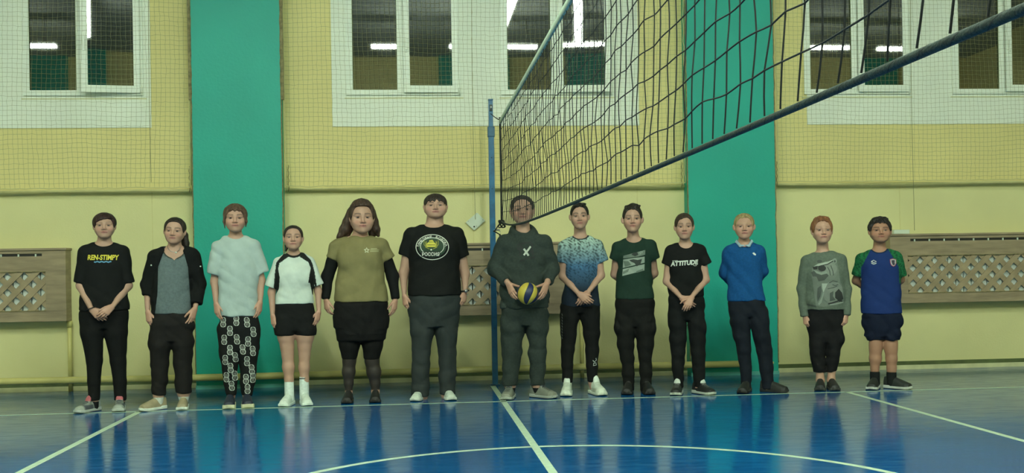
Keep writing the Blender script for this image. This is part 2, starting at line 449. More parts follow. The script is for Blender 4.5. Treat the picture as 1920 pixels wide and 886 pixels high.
# thin pull cords hanging down the wall
for px, zb, lab in ((283, 2.02, 'thin cord hanging beside the leftmost window'), (889, 1.62, 'thin cord hanging down to the white diamond-shaped wall plate'), (1712, 1.45, 'thin cord hanging down to the box on the right radiator cover')):
    p = at(px, 300, WY - 0.19)
    o = tubes('hanging_cord', [[(0.006 * math.sin(z * 1.7), 0.0, z - zb) for z in np.linspace(zb, 4.5, 24)]], 0.0028, M['twine'], n=5, loc=(p[0], WY - 0.19, zb))
    tag(o, lab, 'cord', 'cords hanging on the window wall')

# pale square plate hung on its corner
pc = at(891, 415, WY - 0.02)
wp = empty('wall_plate', (pc[0], WY, pc[2])); tag(wp, 'pale square plate mounted on its corner left of the net post', 'wall plate')
bm = bmesh.new(); 
for s_, z_ in ((0, 0),):
    pts = [(-0.098, -0.008), (-0.013, -0.092), (0.102, 0.006), (0.02, 0.092)]
    vf = [bm.verts.new((x, -0.03, z)) for x, z in pts]; vb = [bm.verts.new((x, -0.001, z)) for x, z in pts]
    bm.faces.new(vf); bm.faces.new(vb[::-1])
    for i in range(4): bm.faces.new((vf[i], vb[i], vb[(i + 1) % 4], vf[(i + 1) % 4]))
bmesh.ops.recalc_face_normals(bm, faces=bm.faces)
bmesh.ops.bevel(bm, geom=list(bm.edges), offset=0.005, segments=2, affect='EDGES')
me = bpy.data.meshes.new('plate'); bm.to_mesh(me); bm.free(); me.materials.append(M['plate']); link(bpy.data.objects.new('plate', me), wp)
def disc_y(name, x, z, r, mat, parent, y=-0.033):
    tubes(name, [[(x, y, z), (x, y + 0.006, z)]], r, mat, parent, n=12)
disc_y('hole', -0.012, -0.052, 0.008, M['black'], wp)
for x, z in ((-0.07, 0.004), (0.078, 0.016), (0.016, 0.078), (0.012, -0.046)): disc_y('screw', x, z, 0.004, M['steel'], wp)

# ------------------------------------------------------------------ radiator covers with diagonal lattice
def radiator_cover(xa, xb, z0, z1, label, rlabel):
    yf, D = 1.665, 0.165
    w = xb - xa
    root = empty('radiator_cover', ((xa + xb) / 2, WY, z0)); tag(root, label, 'radiator cover', 'lattice radiator covers')
    h = w / 2; H = z1 - z0; y0 = yf - WY
    st, hd, bt = 0.19, 0.20, 0.10         # stile, header and bottom rail
    box('top_board', (-h - 0.012, y0 - 0.015, H), (h + 0.012, 0, H + 0.022), M['wood'], root, bevel=0.004)
    boxes('header', [((-h, y0, H - hd), (h, y0 + 0.02, H - 0.055)), ((-h, y0, H - 0.03), (h, y0 + 0.02, H)), ((-h, y0, H - 0.055), (-h + 0.22, y0 + 0.02, H - 0.03)), ((h - 0.22, y0, H - 0.055), (h, y0 + 0.02, H - 0.03))], M['wood'], root)
    box('slot_back', (-h + 0.22, y0 + 0.012, H - 0.055), (h - 0.22, y0 + 0.02, H - 0.03), M['black'], root)
    for x in np.arange(-h + 0.26, h - 0.24, 0.16): box('slot_clip', (x, y0 - 0.002, H - 0.058), (x + 0.012, y0 + 0.012, H - 0.034), M['plate'], root)
    box('bottom_rail', (-h, y0, 0), (h, y0 + 0.02, bt), M['wood'], root, bevel=0.003)
    for a, b2 in ((-h, -h + st), (h - st, h)): box('stile', (a, y0 - 0.002, bt), (b2, y0 + 0.02, H - hd), M['wood'], root, bevel=0.003)
    for a, b2 in ((-h, -h + 0.018), (h - 0.018, h)): box('side_board', (a, y0 + 0.02, 0), (b2, 0, H), M['wood'], root, bevel=0.003)
    boxes('opening_bead', [((-h + st, y0 - 0.006, H - hd - 0.008), (h - st, y0 + 0.01, H - hd)), ((-h + st, y0 - 0.006, bt), (h - st, y0 + 0.01, bt + 0.008))], M['brownedge'], root)
    # lattice: two layers of diagonal slats clipped to the opening
    xL, xR, zB, zT = -h + st, h - st, bt, H - hd
    sp, sw = 0.157, 0.053                 # horizontal spacing, slat width
    for layer, sgn in ((0, 1), (1, -1)):
        hw = sw / 2 * math.sqrt(2)
        k0 = (xL - (zT - zB)) if sgn > 0 else xL
        x = xL - (zT - zB) - sp * 0.3 if sgn > 0 else xL - sp * 0.45
        end = xR if sgn > 0 else xR + (zT - zB)
        while x < end + sp:
            # slat centreline: passes (x, zB) going up with slope sgn
            poly = [(x - hw, zB), (x + hw, zB), (x + hw + sgn * (zT - zB), zT), (x - hw + sgn * (zT - zB), zT)]
            def clip(P, inside, inter):
                out = []
                for i in range(len(P)):
                    A, B = P[i - 1], P[i]
                    if inside(B):
                        if not inside(A): out.append(inter(A, B))
                        out.append(B)
                    elif inside(A): out.append(inter(A, B))
                return out
            ix = lambda xx: (lambda A, B: (xx, A[1] + (B[1] - A[1]) * (xx - A[0]) / (B[0] - A[0])))
            P = clip(poly, lambda p: p[0] >= xL, ix(xL))
            if len(P) > 2: P = clip(P, lambda p: p[0] <= xR, ix(xR))
            if len(P) > 2:
                yA = y0 + 0.004 + layer * 0.008; yB = yA + 0.008
                n = len(P)
                V = [(p[0], yA, p[1]) for p in P] + [(p[0], yB, p[1]) for p in P]
                bm = bmesh.new(); vs = [bm.verts.new(v) for v in V]
                bm.faces.new(vs[:n]); bm.faces.new(vs[n:][::-1])
                for i in range(n): bm.faces.new((vs[i], vs[n + i], vs[n + (i + 1) % n], vs[(i + 1) % n]))
                bmesh.ops.recalc_face_normals(bm, faces=bm.faces)
                me = bpy.data.meshes.new('slat'); bm.to_mesh(me); bm.free(); me.materials.append(M['slat'])
                link(bpy.data.objects.new('slat', me), root)
            x += sp
    rad = empty('radiator', ((xa + xb) / 2, WY, z0 + 0.06)); tag(rad, rlabel, 'radiator', 'radiators behind lattice')
    for x in np.arange(-h + 0.14, h - 0.14, 0.085):
        box('section', (x, -0.12, 0.0), (x + 0.075, -0.03, H - 0.16), M['radiator'], rad, bevel=0.012)
    tubes('wall_bracket', [[(0, -0.04, 0.2), (0, -0.024, 0.2)]], 0.015, M['radiator'], rad, n=8)
    return root
radiator_cover(-5.75, -4.085, 0.69, 1.375, 'wooden lattice radiator cover at the left edge of the picture', 'white ribbed radiator behind the leftmost lattice cover')
radiator_cover(-0.80, 0.80, 0.665, 1.365, 'wooden lattice radiator cover behind the blue net post', 'white ribbed radiator behind the middle lattice cover')
radiator_cover(4.17, 6.3, 0.70, 1.395, 'wooden lattice radiator cover at the right edge of the picture', 'white ribbed radiator behind the rightmost lattice cover')
p = at(1688, 437, 1.74)
sb = box('paper_box', (-0.085, -0.05, 0), (0.085, 0.05, 0.045), M['plate'], None, bevel=0.008, loc=(p[0], 1.75, 1.417)); tag(sb, 'small white box lying on the right radiator cover', 'box')

# ------------------------------------------------------------------ ceiling lamps
def lamp(xc, yc, along_x, label):
    root = empty('ceiling_lamp', (xc, yc, 5.6)); tag(root, label, 'lamp', 'fluorescent ceiling lamps')
    L, w = 0.6, 0.07
    a = (L, w) if along_x else (w, L)
    box('diffuser', (-a[0], -a[1], 0), (a[0], a[1], 0.05), M['lamp' if yc > -5 else 'lamp_far'], root, bevel=0.01)
    box('housing', (-a[0] - 0.01, -a[1] - 0.01, 0.05), (a[0] + 0.01, a[1] + 0.01, 0.09), M['lampbody'], root)
    for s in (-0.4, 0.4):
        q = (s, 0) if along_x else (0, s)
        tubes('hanger', [[(q[0], q[1], 0.09), (q[0], q[1], ZC - 5.6)]], 0.006, M['steel'], root, n=6)
ORD = ('first', 'second', 'third', 'fourth', 'fifth', 'sixth', 'seventh')
for k, xc in enumerate((-8.22, -0.91, 1.22, 7.85, 10.02)): lamp(xc, -9.05, True, ORD[k] + ' fluorescent lamp from the left in the ceiling row above the photographer')
for xc, sd in ((-3.9, 'left'), (0.98, 'right')):
    for k, yc in enumerate((-5.65, -6.9, -8.15)): lamp(xc, yc, False, ORD[k] + ' fluorescent lamp from the window wall in the ' + sd + ' lengthwise ceiling row')
for k, xc in enumerate((-9.0, -6.2, -3.4, -0.6, 2.2, 5.0, 7.8)): lamp(xc, -4.7, True, ORD[k] + ' fluorescent lamp from the left in the ceiling row nearest the people')

# ------------------------------------------------------------------ volleyball post and net
post = empty('net_post', (0.028, 1.33, 0)); tag(post, 'blue painted steel volleyball post standing by the wall', 'net post')
box('lower_tube', (-0.027, -0.027, 0.012), (0.027, 0.027, 2.48), M['post'], post, bevel=0.005)
box('upper_tube', (-0.021, -0.021, 2.48), (0.021, 0.021, 2.755), M['post'], post, bevel=0.004)
box('top_cap', (-0.024, -0.024, 2.755), (0.024, 0.024, 2.768), M['postdark'], post, bevel=0.003)
box('collar', (-0.034, -0.034, 2.40), (0.034, 0.034, 2.50), M['postdark'], post, bevel=0.006)
box('foot_plate', (-0.045, -0.045, 0), (0.045, 0.045, 0.012), M['postdark'], post, bevel=0.003)
tubes('pulley', [[(-0.012, -0.03, 2.68), (0.012, -0.03, 2.68)]], 0.03, M['steel'], post, n=14)
for z in (0.55, 1.05, 1.9, 2.2): tubes('bolt', [[(0, -0.034, z), (0, -0.02, z)]], 0.007, M['postdark'], post, n=8)
tubes('hook', [[(0.02, -0.03, 1.5), (0.06, -0.05, 1.5), (0.075, -0.06, 1.47), (0.06, -0.05, 1.44)]], 0.008, M['steel'], post, n=8)

net = empty('volleyball_net', (0, 0, 1.42)); tag(net, 'black mesh volleyball net with pale top tape across the court', 'volleyball net')
NY0, NY1 = -0.10, -9.35
CELL = 0.098
nv = int(abs(NY1 - NY0) / CELL) + 1
ys = np.linspace(NY0, NY1, nv)
ZT, NR = 2.36, 10
def zbot(y): return 1.412 + 0.105 * np.exp(-(abs(y - NY0)) / 0.9)
rn = np.random.default_rng(11)
colph = np.cumsum(rn.normal(0, 0.35, nv))
GN = np.zeros((nv, NR + 1, 3))
for i, y in enumerate(ys):
    t = np.linspace(0, 1, NR + 1)                      # 0 top, 1 bottom
    zb = zbot(y)
    z = ZT - (ZT - 0.01 - zb) * t
    sag = 0.014 * np.sin(t * math.pi) * np.sin(colph[i] + t * 3) * 0.5
    GN[i, :, 0] = 0.012 * np.sin(y * 1.1 + t * 4) * np.sin(t * math.pi) + rn.normal(0, 0.003, NR + 1) * (t > 0) * (t < 1)
    lean = -0.045 * t + 0.040 * np.clip((t - 0.72) / 0.28, 0, 1) ** 2 + 0.012 * np.sin(t * math.pi) * math.sin(y * 0.9 + 0.6)
    GN[i, :, 1] = y + (lean + sag) * np.minimum(1, abs(y - NY0) / 0.8)
    GN[i, :, 2] = z - 1.42 + (rn.normal(0, 0.0032, NR + 1) + 0.0035 * math.sin(y * 5.5)) * (t > 0) * (t < 1)
def smooth_poly(P, sub=3, amp=0.0):
    P = np.asarray(P); out = []
    for i in range(len(P) - 1):
        p0 = P[max(i - 1, 0)]; p1 = P[i]; p2 = P[i + 1]; p3 = P[min(i + 2, len(P) - 1)]
        for k in range(sub):
            t = k / sub
            out.append(0.5 * ((2 * p1) + (p2 - p0) * t + (2 * p0 - 5 * p1 + 4 * p2 - p3) * t * t + (3 * p1 - p0 - 3 * p2 + p3) * t ** 3))
    out.append(P[-1]); return np.array(out)
strands = [smooth_poly(GN[i], 2) for i in range(nv)]
for k in range(1, NR):
    strands.append(smooth_poly(GN[:, k], 2))
o = tubes('netting', strands, 0.0021, M['cord_black'], net, n=5, caps=False); o['kind'] = 'stuff'
# pale tape folded over the head rope
V, Q = [], []
for i, y in enumerate(ys):
    for dx, z in ((-0.004, ZT + 0.012), (-0.006, ZT - 0.028), (0.006, ZT - 0.028), (0.004, ZT + 0.012)):
        V.append((dx, y, z - 1.42))
for i in range(nv - 1):
    for a in range(4):
        Q.append((4 * i + a, 4 * i + (a + 1) % 4, 4 * i + 4 + (a + 1) % 4, 4 * i + 4 + a))
np_mesh('top_tape', V, Q, M['tape'], net, smooth=False)
# bottom rope, laced round with cord
bpts = [(0, y, zbot(y) - 1.42) for y in np.linspace(NY0, NY1, 140)]
tubes('bottom_rope', [bpts], 0.0075, M['rope_dark'], net, n=10)
yy = np.linspace(NY0, NY1, 1500)
tubes('lacing_cord', [[(0.0052 * math.cos(y * 64), y, zbot(y) - 1.42 + 0.0052 * math.sin(y * 64)) for y in yy]], 0.0028, M['cord_black'], net, n=5)
tubes('side_cord', [[(0, NY0 + 0.012 * math.sin(z * 9), z - 1.42) for z in np.linspace(zbot(NY0), ZT + 0.03, 20)]], 0.008, M['cord_black'], net, n=7)
tubes('tie_rope', [[(0, NY0, ZT - 1.42 + 0.005), (0.01, 0.4, ZT - 1.42 + 0.09), (0.024, 1.29, 2.62 - 1.42)]], 0.004, M['cord_black'], net, n=6)
tubes('tie_rope', [[(0, NY0, zbot(NY0) - 1.42), (0.02, 0.6, 0.085), (0.045, 1.29, 0.07)], [(0.03, 1.26, 0.07), (0.09, 1.2, 0.03), (0.12, 1.2, -0.06), (0.11, 1.22, -0.13)]], 0.006, M['cord_black'], net, n=6)
kn = [(0.03 * math.cos(a * 2.1) * (0.4 + 0.6 * math.sin(a * 1.3) ** 2), NY0 + 0.02 * math.sin(a * 3.1), zbot(NY0) - 1.42 - 0.02 + 0.03 * math.sin(a * 1.7)) for a in np.linspace(0, 12, 70)]
tubes('knot', [kn], 0.005, M['cord_black'], net, n=5)

# ------------------------------------------------------------------ signed-distance modelling of figures
class Field:
    """scalar grid that shapes are smoothly merged into; meshed with surface nets"""
    def __init__(s, lo, hi, h):
        s.h = h; s.lo = np.array(lo, float)
        n = np.ceil((np.array(hi) - s.lo) / h).astype(int) + 1
        s.ax = [(s.lo[i] + h * np.arange(n[i])).astype(np.float32) for i in range(3)]
        s.D = np.full(n, 0.15, np.float32)

    def sub(s, lo, hi):
        sl = []
        for i in range(3):
            a = int(np.floor((lo[i] - s.lo[i]) / s.h)); b = int(np.ceil((hi[i] - s.lo[i]) / s.h)) + 1
            a = max(a, 0); b = min(b, len(s.ax[i]))
            if b <= a: return None, None
            sl.append(slice(a, b))
        return tuple(sl), (s.ax[0][sl[0]][:, None, None], s.ax[1][sl[1]][None, :, None], s.ax[2][sl[2]][None, None, :])

    def put(s, fn, lo, hi, k=0.0, op='add'):
        m = max(k, 3 * s.h) + 0.004
        sl, g = s.sub(np.array(lo) - m, np.array(hi) + m)
        if sl is None: return s
        d = fn(*g).astype(np.float32); A = s.D[sl]
        if op == 'add': s.D[sl] = smin(A, d, k)
        elif op == 'cut': s.D[sl] = -smin(-A, d, k)
        return s

    def cone(s, a, b, ra, rb, k=0.0, sy=1.0, op='add'):
        a = np.array(a, float); b = np.array(b, float); r = max(ra, rb) * max(1, sy)
        return s.put(lambda X, Y, Z: f_cone(X, Y, Z, a, b, ra, rb, sy), np.minimum(a, b) - r, np.maximum(a, b) + r, k, op)

    def chain(s, P, R, k=0.0, sy=1.0):
        for i in range(len(P) - 1): s.cone(P[i], P[i + 1], R[i], R[i + 1], k, sy)
        return s

    def ell(s, c, r, k=0.0, op='add'):
        c = np.array(c, float); r = np.array(r, float)
        return s.put(lambda X, Y, Z: f_ell(X, Y, Z, c, r), c - r, c + r, k, op)

    def mesh(s):
        return surfnets(s.D, s.lo, s.h)


def smin(a, b, k):
    if k <= 0: return np.minimum(a, b)
    h = np.maximum(k - np.abs(a - b), 0) / k
    return np.minimum(a, b) - h * h * k * 0.25


def smax(a, b, k):
    return -smin(-a, -b, k)


def f_cone(X, Y, Z, a, b, ra, rb, sy=1.0):
    ba = b - a; L2 = float(ba @ ba) + 1e-9
    x, y, z = X - a[0], Y - a[1], Z - a[2]
    h = np.clip((x * ba[0] + y * ba[1] + z * ba[2]) / L2, 0, 1)
    return np.sqrt((x - h * ba[0]) ** 2 + ((y - h * ba[1]) / sy) ** 2 + (z - h * ba[2]) ** 2) - (ra + (rb - ra) * h)


def f_ell(X, Y, Z, c, r):
    q = np.sqrt(((X - c[0]) / r[0]) ** 2 + ((Y - c[1]) / r[1]) ** 2 + ((Z - c[2]) / r[2]) ** 2)
    q2 = np.sqrt(((X - c[0]) / r[0] ** 2) ** 2 + ((Y - c[1]) / r[1] ** 2) ** 2 + ((Z - c[2]) / r[2] ** 2) ** 2) + 1e-6
    return q * (q - 1) / q2


def f_loft(X, Y, Z, st, n=2.4):
    """st rows: z, xc, yc, a, b sorted by z"""
    z = Z.ravel(); st = np.asarray(st, float)
    zz = np.linspace(st[0, 0], st[-1, 0], 80)
    cols = []
    for j in range(1, 5):
        v = np.interp(zz, st[:, 0], st[:, j])
        vp = np.concatenate([[v[0]] * 5, v, [v[-1]] * 5]); v = np.convolve(vp, np.ones(11) / 11, 'valid')
        cols.append(np.interp(z, zz, v)[None, None, :])
    xc, yc, a, b = cols
    q = ((np.abs(X - xc) / a) ** n + (np.abs(Y - yc) / b) ** n) ** (1 / n)
    d = (q - 1) * np.minimum(a, b)
    return smax(smax(d, Z - st[-1, 0], 0.02), st[0, 0] - Z, 0.006)


def surfnets(F, lo, h):
    S = F < 0
    n = np.array(F.shape) - 1
    c = np.zeros(n, np.int8)
    offs = [(i, j, k) for i in (0, 1) for j in (0, 1) for k in (0, 1)]
    for o in offs: c += S[o[0]:o[0] + n[0], o[1]:o[1] + n[1], o[2]:o[2] + n[2]]
    I = np.argwhere((c > 0) & (c < 8))
    idx = np.full(n, -1, np.int32); idx[I[:, 0], I[:, 1], I[:, 2]] = np.arange(len(I))
    val = np.stack([F[I[:, 0] + o[0], I[:, 1] + o[1], I[:, 2] + o[2]] for o in offs], 1)
    acc = np.zeros((len(I), 3), np.float32); cnt = np.zeros(len(I), np.float32)
    oa = np.array(offs, np.float32)
    for e0 in range(8):
        for ax in range(3):
            if offs[e0][ax]: continue
            e1 = e0 + (4, 2, 1)[ax]
            f0, f1 = val[:, e0], val[:, e1]
            mk = (f0 < 0) != (f1 < 0)
            t = np.where(mk, f0 / np.where(mk, f0 - f1, 1), 0)
            p = oa[e0][None] + t[:, None] * (oa[e1] - oa[e0])[None]
            acc += p * mk[:, None]; cnt += mk
    V = (I + acc / cnt[:, None]) * h + np.asarray(lo)
    Q = []
    for ax in range(3):
        u, v = [(1, 2), (2, 0), (0, 1)][ax]
        s0 = [slice(None)] * 3; s1 = [slice(None)] * 3
        s0[ax] = slice(0, -1); s1[ax] = slice(1, None)
        E = np.argwhere(S[tuple(s0)] != S[tuple(s1)])
        E = E[(E[:, u] > 0) & (E[:, v] > 0) & (E[:, u] < n[u]) & (E[:, v] < n[v])]
        if not len(E): continue
        ins = S[E[:, 0], E[:, 1], E[:, 2]]
        def cell(du, dv):
            C = E.copy(); C[:, u] -= du; C[:, v] -= dv
            return idx[C[:, 0], C[:, 1], C[:, 2]]
        a, b, cc, d = cell(1, 1), cell(0, 1), cell(0, 0), cell(1, 0)
        q = np.stack([a, b, cc, d], 1); q[~ins] = q[~ins][:, ::-1]
        Q.append(q)
    return V.astype(np.float32), np.concatenate(Q)


def relax(V, Q, it=1, lam=0.5):
    """a few rounds of edge smoothing"""
    for _ in range(it):
        s = np.zeros_like(V); c = np.zeros(len(V), np.float32)
        for a in range(4):
            i, j = Q[:, a], Q[:, (a + 1) % 4]
            for ax in range(3):
                s[:, ax] += np.bincount(i, V[j, ax], len(V)) + np.bincount(j, V[i, ax], len(V))
            c += np.bincount(i, minlength=len(V)) + np.bincount(j, minlength=len(V))
        V = V + lam * (s / np.maximum(c, 1)[:, None] - V)
    return V.astype(np.float32)


def unit(v):
    v = np.asarray(v, float); return v / (np.linalg.norm(v) + 1e-12)


def rotm(yaw, pitch, roll):
    """head turn: yaw>0 turns the face to the viewer's right, pitch>0 looks up, roll>0 leans to the viewer's right"""
    y, p, r = math.radians(yaw), math.radians(pitch), math.radians(roll)
    Rz = np.array([[math.cos(y), -math.sin(y), 0], [math.sin(y), math.cos(y), 0], [0, 0, 1]])
    Rx = np.array([[1, 0, 0], [0, math.cos(p), math.sin(p)], [0, -math.sin(p), math.cos(p)]])
    Ry = np.array([[math.cos(r), 0, math.sin(r)], [0, 1, 0], [-math.sin(r), 0, math.cos(r)]])
    return Rz @ Ry @ Rx


SKIN = np.array((0.455, 0.275, 0.20))
LIP = np.array((0.40, 0.155, 0.135))


def make_head(hd):
    """head in its own frame (front = -y, eye line z = 0, height about 0.224); returns V, Q, colours"""
    jw, fat, ns = hd.get('jaw', 1.0), hd.get('fat', 0.0), hd.get('nose', 1.0)
    f = Field((-0.102, -0.122, -0.165), (0.102, 0.125, 0.128), 0.0041)
    f.ell((0, 0.014, 0.030), (0.0735, 0.094, 0.081))
    f.ell((0, -0.018, -0.028), (0.064 + 0.006 * fat, 0.070, 0.076), 0.03)
    f.ell((0, -0.036, -0.073), (0.043 * jw + 0.008 * fat, 0.043, 0.036), 0.03)
    for s in (-1, 1):
        f.cone((s * 0.054 * jw, 0.002, -0.045), (s * 0.014, -0.062, -0.094), 0.016, 0.015, 0.025)
        f.ell((s * 0.038, -0.052, -0.034), (0.026 + 0.006 * fat, 0.028, 0.028 + 0.006 * fat), 0.02)
        f.cone((s * 0.012, -0.078, 0.020), (s * 0.048, -0.066, 0.018), 0.0105, 0.0095, 0.012)
    f.ell((0, -0.074, -0.096), (0.020, 0.019, 0.016), 0.018)
    f.cone((0, -0.060, -0.052), (0, -0.074, -0.064), 0.026, 0.022, 0.018)
    for s in (-1, 1): f.ell((s * 0.0315, -0.0985, 0.000), (0.0185, 0.0195, 0.0125), 0.010, 'cut')
    f.cone((0, -0.082, 0.010), (0, -0.1035, -0.032), 0.0062, 0.0105 * ns, 0.010)
    for s in (-1, 1): f.ell((s * 0.0115 * ns, -0.0925, -0.036), (0.0085, 0.010, 0.0075), 0.006)
    # lips
    f.cone((-0.021, -0.0855, -0.0600), (0, -0.0945, -0.0575), 0.0042, 0.0062, 0.004)
    f.cone((0.021, -0.0855, -0.0600), (0, -0.0945, -0.0575), 0.0042, 0.0062, 0.004)
    f.cone((-0.016, -0.0870, -0.0675), (0.016, -0.0870, -0.0675), 0.0062, 0.0062, 0.004)
    # ears
    es = hd.get('ear', 1.0)
    for s in (-1, 1):
        f.ell((s * (0.071 + 0.005 * es), 0.010, -0.004), (0.0085 + 0.003 * es, 0.015, 0.027), 0.004)
        f.ell((s * (0.071 + 0.004 * es), 0.008, -0.026), (0.008, 0.010, 0.011), 0.006)
    # neck stub
    f.cone((0, 0.022, -0.05), (0, 0.030, -0.165), 0.048 * hd.get('neck', 1.0), 0.026, 0.025)
    V, Q = f.mesh(); V = relax(V, Q, 1, 0.35)
    tone = SKIN * np.array(hd.get('skin', (1, 1, 1)))
    C = np.tile(tone, (len(V), 1))
    x, y, z = V[:, 0], V[:, 1], V[:, 2]
    def blend(mask, col, a): C[:] = C * (1 - (mask * a)[:, None]) + np.asarray(col)[None] * (mask * a)[:, None]
    front = y < -0.02
    blend(np.exp(-(((np.abs(x) - 0.040) / 0.020) ** 2 + ((z + 0.036) / 0.018) ** 2)) * front, tone * (1.12, 0.80, 0.78), 0.55)
    blend(np.exp(-((x / 0.012) ** 2 + ((z + 0.034) / 0.012) ** 2)) * (y < -0.085), tone * (1.08, 0.82, 0.8), 0.5)
    lipm = np.clip(1.35 - np.sqrt((x / 0.0235) ** 2 + ((z + 0.0625) / 0.0105) ** 2), 0, 1) * (y < -0.075)
    blend(np.minimum(1, lipm * 2.0), LIP * np.array(hd.get('skin', (1, 1, 1))), 0.80)
    ml = np.exp(-((z + 0.0628 - 0.004 * (np.abs(x) / 0.02) ** 2 * hd.get('smile', 0.0)) / 0.0028) ** 2) * (np.abs(x) < 0.022) * (y < -0.075)
    blend(ml, (0.08, 0.025, 0.025), 0.80)
    bc = np.array(hd['hair']) * 0.8 + 0.2 * tone * 0.4
    bz = 0.0225 + 0.004 * np.sin(np.clip((np.abs(x) - 0.012) / 0.042, 0, 1) * math.pi) - 0.05 * np.maximum(0, np.abs(x) - 0.042)
    bm_ = np.exp(-((z - bz) / 0.0050) ** 2) * (np.abs(x) > 0.012) * (np.abs(x) < 0.054) * (y < -0.04)
    blend(bm_, bc, hd.get('brow', 0.85))
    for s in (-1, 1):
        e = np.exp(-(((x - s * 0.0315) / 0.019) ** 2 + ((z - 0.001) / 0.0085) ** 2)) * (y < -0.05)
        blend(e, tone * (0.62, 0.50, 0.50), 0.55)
    return V, Q, C


def make_eye(s, hd):
    """eyeball in head frame"""
    c = np.array((s * 0.0315, -0.0725, 0.000)); r = 0.0125
    n, m = 16, 12
    th = np.linspace(0, math.pi, m + 1); ph = np.linspace(0, 2 * math.pi, n, endpoint=False)
    V = np.array([(math.sin(t) * math.cos(p), -math.cos(t), math.sin(t) * math.sin(p)) for t in th for p in ph])
    i = np.arange(m)[:, None]; j = np.arange(n)[None, :]
    Q = np.stack([i * n + j, (i + 1) * n + j, (i + 1) * n + (j + 1) % n, i * n + (j + 1) % n], -1).reshape(-1, 4)
    ang = np.arccos(np.clip(-V[:, 1], -1, 1))
    C = np.tile((0.42, 0.39, 0.36), (len(V), 1)); C[ang < 0.58] = hd.get('iris', (0.035, 0.03, 0.026)); C[ang < 0.2] = (0.008, 0.008, 0.008)
    return V * r + c, Q, C


def lid_patch(s, hd, tone):
    """upper and lower eyelid shells round the eyeball, with dark lash line"""
    c = np.array((s * 0.0315, -0.0725, 0.000)); r = 0.0139
    Vs, Qs, Cs, b = [], [], [], 0
    ap = hd.get('open', 0.22)
    for sign, e0, e1 in ((1, ap, 1.35), (-1, 0.42, 1.2)):
        na, ne = 13, 6
        az = np.linspace(-1.25, 1.25, na); 
        for ie in range(ne):
            for a in az:
                edge = e0 * math.cos(a * 1.05) if sign > 0 else e0 * math.cos(a * 1.05)
                el = edge + (e1 - edge) * ie / (ne - 1)
                Vs.append(c + r * np.array((math.sin(a) * math.cos(el), -math.cos(a) * math.cos(el), sign * math.sin(el))))
                Cs.append((0.03, 0.02, 0.016) if (ie == 0 and sign > 0) else tone * (0.72, 0.60, 0.58) if ie < 2 else tone * 0.92)
        for ie in range(ne - 1):
            for k in range(na - 1):
                q = (b + ie * na + k, b + ie * na + k + 1, b + (ie + 1) * na + k + 1, b + (ie + 1) * na + k)
                Qs.append(q if sign > 0 else q[::-1])
        b += ne * na
    return np.array(Vs), np.array(Qs), np.array(Cs)


def make_hair(hd, hs):
    """hair cap in the head frame: hf front hairline, sb side, nz nape, t thickness, extra strands"""
    t, tt = hs.get('t', 0.010), hs.get('top', 0.014)
    ext = hs.get('extra', [])
    lo = np.array((-0.115, -0.125, -0.13)); hi = np.array((0.115, 0.135, 0.145))
    for P, R in ext:
        for p, r in zip(P, R): lo = np.minimum(lo, np.array(p) - r - 0.015); hi = np.maximum(hi, np.array(p) + r + 0.015)
    f = Field(lo, hi, 0.0046)
    hf, slope, sb, nz = hs.get('hf', 0.066), hs.get('slope', 0.0), hs.get('sb', -0.006), hs.get('nz', -0.07)
    fy = hs.get('temple', -0.040)
    tipy = [-0.2, -0.075, fy - 0.012, fy + 0.004, 0.006, 0.022, 0.045, 0.2]
    tipz = [hf, hf - 0.002, hf - hs.get('tdrop', 0.012), sb, sb, sb - 0.012, nz, nz]
    ph = rng.uniform(0, 6, 4)
    ragged = hs.get('rag', 0.004)
    def cap(X, Y, Z):
        d = f_ell(X, Y, Z, np.array((0, 0.016, 0.030)), np.array((0.0755 + t, 0.096 + t * hs.get('back', 1.0), 0.082 + tt)))
        ang = np.arctan2(X, -Y)
        rip = np.sin(ang * 19 + ph[0] + 40 * Z) + 0.7 * np.sin(ang * 31 + ph[1] - 25 * Z) + 0.6 * np.sin(X * 150 + ph[2] + Y * 90)
        d = d + hs.get('tex', 0.0016) * rip
        zl = np.interp(Y.ravel(), tipy, tipz)[None, :, None] + slope * X * (Y < fy) + ragged * (np.sin(X * 210 + ph[3]) + 0.6 * np.sin(X * 95 + ph[1])) * (Y < fy + 0.01)
        if 'part' in hs: d = d + 0.006 * np.exp(-((X - hs['part']) / 0.006) ** 2) * (Z > 0.07)
        return smax(d, (zl - Z) * 0.8, 0.005)
    f.put(cap, (-0.11, -0.12, -0.12), (0.11, 0.13, 0.14))
    for P, R in ext: f.chain(P, R, 0.012)
    if hs.get('tuft'):
        for k in range(hs['tuft'] * 3):
            a = rng.uniform(-0.050, 0.050); y0 = rng.uniform(-0.052, 0.06)
            zt = 0.030 + (0.082 + tt) * math.sqrt(max(0.05, 1 - (a / 0.085) ** 2 - ((y0 - 0.016) / 0.108) ** 2)) - 0.008
            p0 = np.array((a, y0, zt)); p1 = p0 + np.array((rng.uniform(-0.012, 0.022), rng.uniform(-0.022, 0.004), rng.uniform(0.002, 0.010)))
            f.cone(p0, p1, 0.015, 0.008, 0.012)
    V, Q = f.mesh(); V = relax(V, Q, 1, 0.3)
    base = np.array(hd['hair'])
    n = np.sin(V[:, 0] * 260 + 3 * np.sin(V[:, 1] * 40)) * 0.5 + np.sin(V[:, 0] * 120 + V[:, 1] * 160) * 0.5
    return V, Q, np.clip(base[None] * (1 + 0.22 * n[:, None]), 0.002, 1)


